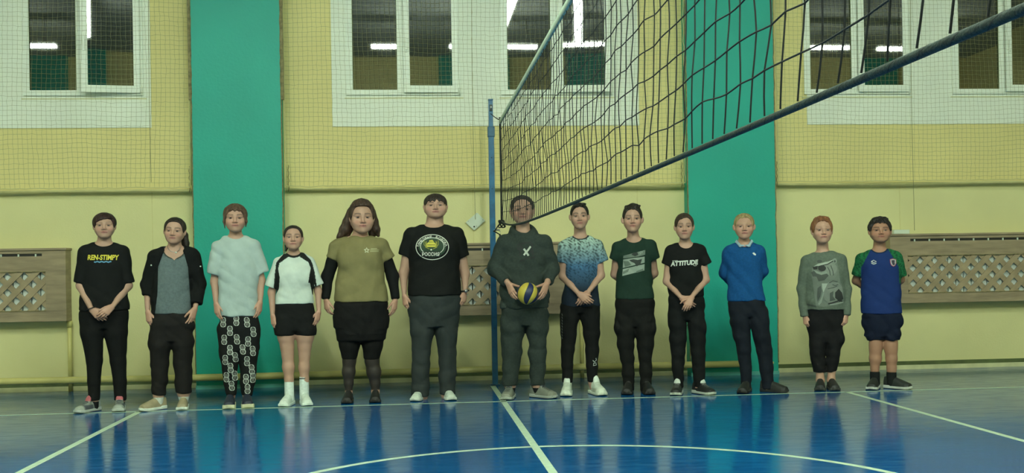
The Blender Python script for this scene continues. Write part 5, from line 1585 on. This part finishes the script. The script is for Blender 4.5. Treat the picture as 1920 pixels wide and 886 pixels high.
# 8 -- blue and white patterned t-shirt
def p8col(s, V, C, g):
    zt, zm, zb = s.z(450), s.z(500), s.z(545)
    t = np.clip((zt - V[:, 2]) / (zt - zb), 0, 1)
    top_, mid, bot = np.array((0.30, 0.42, 0.37)), np.array((0.055, 0.135, 0.24)), np.array((0.012, 0.020, 0.034))
    c = np.where((t < 0.5)[:, None], top_ + (mid - top_) * (t / 0.5)[:, None], mid + (bot - mid) * ((t - 0.5) / 0.5)[:, None])
    x, y, z = V[:, 0], V[:, 1], V[:, 2]
    # inky curls: crossing waves, denser at the top
    n = np.sin(x * 85 + 3.2 * np.sin(z * 52) + y * 40) * np.sin(z * 95 + 3.2 * np.sin(x * 55 + y * 30) + 1) + 0.45 * np.sin(x * 150 + z * 120 + 3 * np.sin(z * 60))
    ink = (n > 0.42) & (t < 0.86)
    c = np.where(ink[:, None], c * (0.25 + 0.5 * t)[:, None], c)
    lite = (n < -0.7) & (t < 0.6); c = np.where(lite[:, None], c * 1.35, c)
    d = f_ell(x, y, z, g['cc'], g['rad']); c[(d < 0.011) & (z < g['cc'][2] + 0.03)] = (0.02, 0.03, 0.035)
    return c
p = Person(dict(seed=8, cx=1088, toe=(1062, 743.5), depth=0.58, shoe_len=0.27,
    label='person in blue and white patterned t-shirt, hands clasped, white high-top sneakers',
    head=dict(top=(1086, 379), chin=(1087, 428.5), w=30, hair=(0.011, 0.009, 0.008), jaw=0.95, nose=1.05, ear=1.5, brow=0.95),
    hair=dict(hf=0.084, sb=0.006, nz=-0.045, t=0.004, top=0.012, temple=-0.044, tdrop=0.006, rag=0.003, tex=0.0014, tuft=4),
    neck=11.2, collar=447, neckw=17.5, sh=((1047, 452), (1130, 450)),
    torso=[(482, 1059, 1121), (500, 1061, 1120), (530, 1058, 1120.5), (555, 1054, 1123), (574, 1051.5, 1126)],
    arms=[[(1058, 463, 0, 9.5), (1055, 518, 0.0, 7), (1085, 550, -0.15, 5.6)], [(1119, 461, 0, 9.5), (1127, 516, 0.0, 7), (1103, 547, -0.15, 5.6)]],
    sleeves=[[(1059, 463, 0, 13), (1053.5, 492, 0, 11)], [(1118, 461, 0, 13), (1130, 491, 0, 12)]],
    hands=[dict(w=(1085, 550, -0.15), to=(1106, 567, -0.21), n=(0, 1, 0.1), left=False, L=0.172, curl=(0.40, 0.45, 0.5, 0.5), thumb=(0.8, 0.45, 0.0)),
           dict(w=(1103, 547, -0.15), to=(1086, 572, -0.155), n=(0, 1, 0.1), left=True, L=0.172, curl=(0.3, 0.35, 0.4, 0.4), thumb=(0.85, 0.3, 0.0))],
    hip=(572, 1052, 1125), waist=560, crotch=585,
    legs=[[(592, 1051, 1084.5), (625, 1051.5, 1080), (655, 1052.5, 1076), (685, 1054, 1073.5), (716, 1055.5, 1072.5)], [(592, 1090, 1124), (625, 1094, 1123.5), (655, 1098.5, 1122), (685, 1100, 1120), (716, 1101, 1118.5)]],
    feet=[(0.0, -6), (0.02, 22)])).body()
p.top('t_shirt', (0.1, 0.1, 0.1), h=0.0055, colfn=p8col, wr=0.002)
o, V, Q = p.bottom('track_trousers', (0.0065, 0.007, 0.007), wr=0.0022, folds=0.005)
pr = Print(p, V, Q)
for k in range(9): pr.stroke([(1053.5, 588 + k * 5.5), (1054.5, 592 + k * 5.5)], 1.6, (0.10, 0.11, 0.10))
pr.stroke([(1112, 676), (1115, 679), (1119, 676), (1118, 672)], 1.3, WHT); pr.stroke([(1114, 681), (1118, 681), (1119, 685), (1113, 686), (1114, 681)], 1.3, WHT)
pr.done(o, 'small white emblem on the shin')
p.shoes(dict(upper=(0.55, 0.62, 0.52), toe=(0.60, 0.66, 0.55), panel=(0.42, 0.46, 0.36), heel=(0.30, 0.33, 0.25), lace=(0.45, 0.5, 0.42), sole=(0.58, 0.63, 0.50), outsole=(0.20, 0.20, 0.15), tongue=0.055, tonguecol=(0.62, 0.70, 0.62), high=0.03), 0.100, 0.098, 'high_top_sneaker')

# 9 -- dark green t-shirt, hands behind the back
p = Person(dict(seed=9, cx=1191, toe=(1175, 741), depth=0.60, shoe_len=0.265,
    label='person in dark green t-shirt with pale photo print, hands behind the back',
    head=dict(top=(1184.5, 383.5), chin=(1187, 435), w=31.5, hair=(0.018, 0.013, 0.010), ear=1.8, jaw=0.95, pitch=2),
    hair=dict(hf=0.082, slope=-0.12, sb=0.0, nz=-0.045, t=0.005, top=0.020, temple=-0.044, tdrop=0.004, rag=0.003, tex=0.0018, tuft=6),
    neck=10.8, collar=454.5, neckw=17, sh=((1148, 457), (1229, 453)),
    torso=[(475, 1156, 1222), (492, 1158, 1221), (520, 1157, 1222), (560.5, 1153, 1226)],
    arms=[[(1159, 465, 0, 9), (1152, 514, 0.06, 7.2), (1184, 548, 0.19, 5.5)], [(1219, 461, 0, 9), (1227, 512, 0.06, 7.2), (1198, 548, 0.19, 5.5)]],
    sleeves=[[(1160, 465, 0, 13), (1152, 487, 0.01, 10.5)], [(1218, 461, 0, 13), (1228, 486, 0.01, 10.5)]],
    hands=[dict(w=(1184, 548, 0.19), to=(1200, 562, 0.2), n=(0, -1, 0), left=False, L=0.165), dict(w=(1198, 548, 0.19), to=(1184, 562, 0.23), n=(0, -1, 0), left=True, L=0.165)],
    hip=(582, 1154, 1227), waist=552, crotch=610,
    legs=[[(617, 1155, 1189.5), (645, 1159, 1188.5), (670, 1164, 1187.5), (700, 1168, 1188), (732, 1170, 1188)], [(617, 1191.5, 1227.5), (645, 1195, 1225), (670, 1199, 1221.5), (700, 1200.5, 1221), (732, 1202, 1220.5)]],
    feet=[(0.0, -8), (0.0, 10)])).body()
o, V, Q = p.top('t_shirt', (0.013, 0.034, 0.024), wr=0.0024)
pr = Print(p, V, Q)
PG, PD, PM = (0.26, 0.32, 0.27), (0.02, 0.03, 0.026), (0.12, 0.16, 0.13)
pr.poly([(1169, 479), (1210.5, 468), (1210, 477), (1196, 481), (1168.5, 484)], PM); pr.poly([(1198, 471.5), (1210.5, 468), (1210, 477), (1197.5, 480)], PG)
pr.poly([(1168.5, 486), (1209, 480.5), (1209, 492), (1168, 502)], PG); pr.poly([(1168, 504), (1209, 494.5), (1208.5, 506.5), (1167, 517)], PG)
pr.poly([(1184, 477), (1188, 473), (1195, 472.5), (1197, 477), (1191, 480)], PD, 0.004)
pr.poly([(1180, 487), (1188, 485.5), (1196, 487), (1204, 485), (1198, 490), (1201, 495), (1194, 499), (1190, 493), (1183, 490)], PD, 0.004)
pr.poly([(1169, 489), (1178, 489), (1184, 496), (1172, 500)], PM, 0.004); pr.poly([(1193, 508), (1206, 503), (1207, 507), (1194, 511)], PM, 0.004); pr.poly([(1168, 509), (1180, 503), (1178, 509), (1168, 514)], PM, 0.004)
pr.done(o, 'pale slanted photo strips with dark figure')
def pockets(s, f):
    for x, sg in ((1156.5, -1), (1225, 1)):
        c = s.L(x, 613); f.ell((c[0], -0.01, c[2]), (0.022, 0.07, 0.075), 0.015)
p.socks((0.010, 0.011, 0.012), 0.03, 0.125, 0.035)
p.bottom('cargo_trousers', (0.0075, 0.008, 0.0075), wr=0.003, folds=0.006, extra=pockets)
p.shoes(dict(upper=(0.009, 0.010, 0.010), lace=(0.016, 0.017, 0.017), sole=(0.008, 0.008, 0.008), high=0.05), 0.098, 0.092, 'boot')

# 10 -- black t-shirt with white word
p = Person(dict(seed=10, cx=1289, toe=(1271, 742.5), depth=0.60, shoe_len=0.26,
    label='person in black t-shirt with one slanted white word, hands clasped in front',
    head=dict(top=(1283, 398.5), chin=(1283, 448), w=30, hair=(0.042, 0.025, 0.017), jaw=0.95, ear=1.3),
    hair=dict(hf=0.078, slope=0.35, sb=-0.004, nz=-0.045, t=0.007, top=0.014, temple=-0.044, tdrop=0.004, rag=0.0015, tex=0.0012),
    neck=10.2, collar=465, neckw=14.5, sh=((1247, 464), (1325, 464)),
    torso=[(482, 1254, 1317), (500, 1255, 1316), (530, 1253, 1318), (556, 1253, 1320)],
    arms=[[(1257, 472, 0, 9), (1250, 527, 0.0, 7), (1277, 557, -0.14, 5.5)], [(1314, 472, 0, 9), (1323.5, 524, 0.0, 7), (1297, 556, -0.15, 5.5)]],
    sleeves=[[(1258, 472, 0, 12.5), (1249, 496, 0, 10.5)], [(1313, 472, 0, 12.5), (1325, 496, 0, 11)]],
    hands=[dict(w=(1277, 557, -0.14), to=(1298, 574, -0.155), n=(0, 1, 0.1), left=False, L=0.165, curl=(0.35, 0.4, 0.45, 0.5), thumb=(0.6, 0.6, 0.0)),
           dict(w=(1297, 556, -0.15), to=(1285, 582, -0.21), n=(0.1, 1, 0.1), left=True, L=0.165, curl=(0.45, 0.5, 0.5, 0.5), thumb=(0.6, 0.6, 0.1))],
    hip=(570, 1253, 1321), waist=543, crotch=599,
    legs=[[(607, 1254.5, 1286.5), (635, 1257, 1285.5), (660, 1258.5, 1283.5), (692, 1261, 1281), (726, 1263, 1280)], [(607, 1290.5, 1322), (635, 1294, 1322), (660, 1297, 1321.5), (692, 1299.5, 1321), (726, 1301.5, 1320)]],
    feet=[(0.0, -10), (0.0, 38)])).body()
o, V, Q = p.top('t_shirt', BLK, wr=0.0022)
pr = Print(p, V, Q)
pr.text('ATTITUDE', 1257.5, 1309.5, 498.5, 8.6, (0.62, 0.66, 0.60), bold=0.05, shear=0.08, rise=-0.075)
pr.stroke([(1261, 488.6), (1266, 488.2), (1271, 488)], 1.3, (0.30, 0.33, 0.30)); pr.stroke([(1300, 496.5), (1303, 498), (1307, 497)], 1.4, (0.30, 0.33, 0.30))
pr.done(o, 'bold white lettering')
def pockets10(s, f):
    c = s.L(1320, 612); f.ell((c[0], -0.01, c[2]), (0.016, 0.06, 0.07), 0.015)
p.socks((0.010, 0.011, 0.012), 0.03, 0.125, 0.035)
p.bottom('trousers', (0.0065, 0.0075, 0.008), wr=0.0028, folds=0.006, extra=pockets10)
p.shoes(dict(upper=(0.011, 0.013, 0.013), lace=(0.10, 0.11, 0.10), sole=(0.40, 0.44, 0.38), outsole=(0.015, 0.015, 0.015), tongue=0.028, tonguecol=(0.52, 0.58, 0.52)), 0.098, 0.085, 'sneaker')

# 11 -- blue jumper over collared shirt, legs apart
p = Person(dict(seed=11, cx=1405, toe=(1400, 738.5), depth=0.60, shoe_len=0.26,
    label='blond person in blue jumper over pale collared shirt, hands behind the back',
    head=dict(top=(1395, 398.5), chin=(1395.5, 447), w=32, hair=(0.30, 0.225, 0.105), ear=1.5, brow=0.4, jaw=0.95, open=0.2, skin=(1.05, 1.02, 1.0)),
    hair=dict(hf=0.080, sb=0.002, nz=-0.045, t=0.005, top=0.012, temple=-0.044, tdrop=0.004, rag=0.004, tex=0.0016),
    neck=10.2, collar=462, neckw=16.5, sh=((1357, 464), (1434, 462)),
    torso=[(482, 1362, 1429), (500, 1364, 1427), (530, 1364, 1430), (563.5, 1365, 1434)],
    arms=[[(1367, 473, 0, 8.5), (1357, 512, 0.06, 7), (1390, 550, 0.19, 5.5)], [(1424, 471, 0, 8.5), (1431, 508, 0.06, 7), (1404, 548, 0.19, 5.5)]],
    sleeves=[[(1368, 473, 0, 12.5), (1358, 512, 0.05, 9.8), (1386, 548, 0.18, 7.5)], [(1423, 471, 0, 12.5), (1430.5, 508, 0.05, 9.8), (1408, 546, 0.18, 7.5)]],
    hands=[dict(w=(1390, 550, 0.19), to=(1404, 564, 0.2), n=(0, -1, 0), left=False, L=0.16), dict(w=(1404, 548, 0.19), to=(1390, 562, 0.23), n=(0, -1, 0), left=True, L=0.16)],
    hip=(580, 1367, 1436), waist=555, crotch=592,
    legs=[[(602, 1371, 1405), (630, 1376.5, 1406), (655, 1382.5, 1407), (690, 1388, 1408), (728, 1391, 1408.5)], [(602, 1407, 1441), (630, 1413, 1443.5), (655, 1419.5, 1446), (690, 1426, 1448.5), (728, 1430, 1450)]],
    feet=[(0.0, -16), (0.0, 62)])).body()
o, V, Q = p.top('jumper', (0.008, 0.070, 0.215), 'knit', wr=0.0026, k=0.02)
pr = Print(p, V, Q)
pr.poly([(1411, 474), (1414, 472.5), (1418, 476), (1417.5, 478.5), (1414, 477.5)], (0.60, 0.66, 0.62), 0.004)
pr.done(o, 'tiny white chest emblem')
# shirt collar: two pale blue flaps round the neck
zc = p.z(454)
for sg in (-1, 1):
    f = Field((-0.12, -0.14, zc - 0.09), (0.12, 0.12, zc + 0.09), 0.005)
    f.cone((p.xc + sg * 0.064, 0.0, zc + 0.006), (p.xc + sg * 0.038, -0.070, zc - 0.030), 0.013, 0.013, 0.0)
    f.cone((p.xc + sg * 0.060, 0.03, zc + 0.016), (p.xc + sg * 0.064, 0.0, zc + 0.006), 0.012, 0.013, 0.008)
    f.cone((p.xc + sg * 0.038, -0.072, zc - 0.032), (p.xc + sg * 0.008, -0.078, zc - 0.028), 0.012, 0.007, 0.008)
    Vc, Qc = f.mesh(); np_mesh('shirt_collar', relax(Vc, Qc, 1), Qc, M['cloth'], p.root, np.tile((0.33, 0.47, 0.55), (len(Vc), 1)))
p.socks((0.010, 0.011, 0.012), 0.03, 0.125, 0.035)
p.bottom('trousers', (0.008, 0.011, 0.018), wr=0.0024, folds=0.005)
p.shoes(dict(upper=(0.012, 0.014, 0.013), sole=(0.010, 0.011, 0.010), high=0.03), 0.096, 0.085, 'ankle_shoe')

# 12 -- grey sweatshirt with bear print
p = Person(dict(seed=12, cx=1549, toe=(1540, 733.5), depth=0.60, shoe_len=0.25,
    label='red-haired person in grey-green sweatshirt with large bear print',
    head=dict(top=(1539.5, 405.5), chin=(1543, 456), w=32, yaw=7, hair=(0.205, 0.085, 0.036), pitch=4, brow=0.45, skin=(1.08, 1.08, 1.08), open=0.22),
    hair=dict(hf=0.082, slope=-0.15, sb=-0.020, nz=-0.06, t=0.010, top=0.016, temple=-0.044, tdrop=0.004, rag=0.005, tex=0.0025, tuft=7),
    neck=10.6, collar=470, neckw=15.5, sh=((1503, 482), (1584, 478)),
    torso=[(502, 1511.5, 1582), (530, 1511, 1583), (560, 1510, 1585), (580, 1511.5, 1584.5)],
    arms=[[(1513, 491, 0, 9), (1503.5, 540, 0.02, 7), (1509, 594, -0.02, 5.5)], [(1575, 487, 0, 9), (1586, 540, 0.02, 7), (1587, 592, -0.02, 5.5)]],
    sleeves=[[(1514, 491, 0, 13), (1504, 540, 0.02, 10), (1508.5, 593, -0.02, 7.8)], [(1574, 487, 0, 13), (1586, 540, 0.02, 10), (1587, 591, -0.02, 7.8)]],
    hands=[side_hand((1509, 591, -0.02), 1, False, 0.15, curl=(0.9, 0.95, 1.0, 1.0)), side_hand((1587, 589, -0.02), -1, True, 0.15, curl=(0.9, 0.95, 1.0, 1.0))],
    hip=(605, 1514, 1580), waist=570, crotch=640,
    legs=[[(645, 1518.5, 1548), (660, 1521, 1547.5), (675, 1522.5, 1547.5), (697, 1526, 1546)], [(645, 1549.5, 1578), (660, 1550, 1575), (675, 1550.5, 1572), (696, 1551, 1569)]],
    skinlegs=[[(645, 1523, 1546), (690, 1529, 1545), (712, 1530.5, 1545.5)], [(645, 1552, 1573), (690, 1551.5, 1567), (712, 1552, 1565.5)]],
    feet=[(0.0, -4), (0.0, 8)])).body()
o, V, Q = p.top('sweatshirt', (0.115, 0.145, 0.115), 'knit', wr=0.0022, zfold=[(1.1, 0.1, 0.002)])
pr = Print(p, V, Q)
G1, G2, G3, G4 = (0.22, 0.27, 0.225), (0.06, 0.075, 0.065), (0.016, 0.02, 0.018), (0.34, 0.40, 0.34)
pr.ellipse(1553, 503, 17, 13.5, 1, (0.19, 0.225, 0.19), 0.0042, 24, True)
pr.ellipse(1558, 512, 12, 12, 1, (0.15, 0.18, 0.15), 0.0040, 20, True)
pr.ellipse(1562, 548, 19, 22, 1, (0.17, 0.20, 0.17), 0.0040, 26, True)
pr.poly([(1523, 501), (1535, 496), (1552, 492), (1562, 487), (1569, 483), (1570, 495), (1566, 505), (1570, 520), (1579, 533), (1583, 555), (1583, 568), (1570, 572), (1545, 575), (1530, 573), (1531, 555), (1535, 540), (1530, 524), (1522, 514)], (0.135, 0.165, 0.135), 0.003)
pr.poly([(1523, 501), (1534, 494), (1552, 490.5), (1563, 486), (1564, 489), (1552, 495), (1538, 498)], G4, 0.005)
pr.ellipse(1566, 488.5, 3.8, 5, 1, G1, 0.005, 14, True); pr.ellipse(1566, 489.5, 1.8, 2.5, 1, G2, 0.006, 10, True)
pr.ellipse(1537, 489.5, 5, 3, 1, G2, 0.004, 14, True)
pr.ellipse(1541.5, 502.5, 7.5, 5.8, 1, G3, 0.006, 18, True); pr.poly([(1523.5, 500), (1533, 498), (1533, 504.5), (1526, 505)], G3, 0.006); pr.stroke([(1532, 500), (1541, 497.5), (1552, 495), (1563, 488.5)], 1.7, G3, 0.0065)
pr.poly([(1521, 510), (1529, 506), (1534, 511), (1531, 518), (1524, 518)], G2, 0.005); pr.poly([(1529, 507), (1548, 510), (1554, 516), (1546, 525), (1535, 527), (1531, 518), (1534, 512)], G2, 0.0055)
pr.poly([(1526, 506), (1540, 510), (1549, 508), (1552, 512), (1540, 515), (1531, 512)], G1, 0.006)
pr.poly([(1541, 531), (1552, 531), (1549, 537), (1544, 548), (1542, 541)], G4, 0.006); pr.poly([(1543, 548), (1545.5, 548), (1541, 566), (1536, 572), (1534, 569), (1539, 560)], G1, 0.006)
pr.poly([(1533, 540), (1539, 535), (1541, 545), (1538, 556), (1533, 566), (1532, 555)], G2, 0.005)
for pts in ([(1552, 500), (1556, 508), (1557, 516)], [(1558, 497), (1562, 508), (1563, 516)], [(1555, 530), (1562, 526), (1571, 528)], [(1561, 533), (1566, 535), (1572, 533)], [(1552, 541), (1562, 539), (1570, 536)]): pr.stroke(pts, 1.6, G2, 0.006)
pr.poly([(1566, 548), (1573, 541), (1579, 548), (1582, 560), (1575, 566), (1566, 558)], G3, 0.006); pr.poly([(1556, 549), (1563, 545), (1562, 555), (1567, 562), (1556, 564)], G2, 0.006)
pr.stroke([(1553, 569), (1562, 567), (1575, 563), (1580, 565)], 2.6, G3, 0.0065); pr.stroke([(1556, 571), (1570, 569), (1582, 566)], 1.3, G4, 0.0065)
pr.poly([(1513, 569), (1530, 573), (1530, 575), (1513, 571)], G2, 0.005)
pr.done(o, 'grey bear wearing cap and dark sunglasses')
p.bottom('trousers', (0.0085, 0.0085, 0.0095), wr=0.004, folds=0.006, extra=lambda s, f: f.ell((s.L(1576, 636)[0], 0, s.z(636)), (0.03, 0.07, 0.05), 0.02))
p.shoes(dict(upper=(0.013, 0.015, 0.015), lace=(0.02, 0.022, 0.022), sole=(0.03, 0.034, 0.032), outsole=(0.18, 0.2, 0.19)), 0.094, 0.085, 'sneaker')

# 13 -- blue football shirt with green sleeves
def p13col(s, V, C, g):
    x, y = s.px(V)
    for k, (P, R) in enumerate(g['slv']):
        a, b = np.array(P[0]), np.array(P[1]); sg = -1 if k == 0 else 1
        st = np.array(g['st']); lim = np.interp(V[:, 2], [s.zs - 0.30, s.zs - 0.115, s.zs - 0.105, s.zs + 0.035], [0.162, 0.158, s.hw - 0.052, 0.078])
        m = (sg * (V[:, 0] - s.xc) > lim) & (V[:, 2] > b[2] - 0.06)
        n = np.sin(V[:, 0] * 160 + V[:, 2] * 90 + 3 * np.sin(V[:, 2] * 60)) * np.sin(V[:, 1] * 120 - V[:, 2] * 150)
        C[m] = np.where((n[m] > 0.1)[:, None], (0.008, 0.070, 0.030), (0.014, 0.135, 0.050))
    d = f_ell(V[:, 0], V[:, 1], V[:, 2], g['cc'], g['rad']); C[(d < 0.011) & (V[:, 2] < g['cc'][2] + 0.03)] = (0.006, 0.02, 0.06)
    return C
p = Person(dict(seed=13, cx=1655, toe=(1634, 732.5), depth=0.64, shoe_len=0.26,
    label='person in blue football shirt with green sleeves and navy shorts, rightmost in the row',
    head=dict(top=(1648.5, 406), chin=(1651.5, 454.5), w=34, hair=(0.014, 0.010, 0.009), skin=(0.80, 0.70, 0.62), fat=0.6, pitch=5, yaw=3, smile=0.6, open=0.22, hair_up=0.022),
    hair=dict(hf=0.072, slope=-0.10, sb=-0.004, nz=-0.05, t=0.010, top=0.024, temple=-0.044, tdrop=0.004, rag=0.005, tex=0.0026, tuft=9),
    neck=11.2, collar=472.5, neckw=16, sh=((1606, 477), (1691, 475)),
    torso=[(500, 1615, 1687), (520, 1616, 1687), (550, 1616, 1688), (587, 1617, 1690)],
    arms=[[(1617, 486, 0, 9), (1604.5, 526, 0.06, 7), (1645, 558, 0.20, 5.5)], [(1680, 484, 0, 9), (1689, 524, 0.09, 7), (1659, 558, 0.20, 5.5)]],
    sleeves=[[(1618, 486, 0, 13), (1607, 517, 0.02, 10.5)], [(1679, 484, 0, 13), (1690.5, 518, 0.03, 10)]],
    hands=[dict(w=(1645, 558, 0.20), to=(1659, 571, 0.21), n=(0, -1, 0), left=False, L=0.155), dict(w=(1659, 558, 0.20), to=(1645, 571, 0.24), n=(0, -1, 0), left=True, L=0.155)],
    hip=(600, 1619, 1690), waist=578, crotch=628,
    legs=[[(622, 1625, 1656), (636, 1628, 1656)], [(622, 1656.5, 1687), (636, 1657, 1685.5)]],
    skinlegs=[[(622, 1630, 1654), (645, 1630.5, 1653.5), (655, 1631, 1652.5), (672, 1630.5, 1652), (690, 1633, 1647.5), (706, 1634, 1647)], [(622, 1659, 1683), (645, 1658.5, 1682), (655, 1660, 1681.5), (672, 1661.5, 1681.5), (690, 1663.5, 1680), (706, 1664, 1679)]],
    feet=[(0.0, -14), (0.0, 58)])).body()
o, V, Q = p.top('football_shirt', (0.010, 0.030, 0.135), h=0.0058, colfn=p13col, wr=0.0024)
pr = Print(p, V, Q)
WH = (0.55, 0.60, 0.58)
pr.stroke([(1634, 490), (1638.5, 487.2), (1643.5, 490), (1638.5, 492), (1634, 490)], 1.3, WH); pr.poly([(1633.5, 492), (1638.5, 494), (1644, 492), (1643, 494), (1638.5, 495.4), (1634.5, 494)], WH)
pr.done(o, 'white double-diamond emblem').name = 'emblem'
pr = Print(p, V, Q)
sh_ = [(1669.5, 486), (1675, 484.5), (1681, 486), (1681, 493), (1678.5, 497.5), (1675.5, 499), (1672, 497), (1670, 493)]
pr.poly(sh_, (0.42, 0.42, 0.46)); pr.stroke(sh_, 1.1, (0.28, 0.04, 0.07), 0.0045, closed=True)
pr.poly([(1672, 487.5), (1678, 487), (1679, 490), (1676.5, 490.5), (1678.5, 496), (1674.5, 497), (1672.5, 492)], (0.03, 0.03, 0.05), 0.005)
pr.done(o, 'pale shield-shaped badge').name = 'badge'
p.bottom('shorts', (0.006, 0.010, 0.026), wr=0.0035, grow=0.004, folds=0.004)
p.socks((0.012, 0.014, 0.014), 0.05, 0.150, 0.043)
p.shoes(dict(upper=(0.012, 0.016, 0.015), lace=(0.02, 0.024, 0.022), sole=(0.45, 0.48, 0.44), outsole=(0.05, 0.05, 0.05)), 0.10, 0.088, 'sneaker')
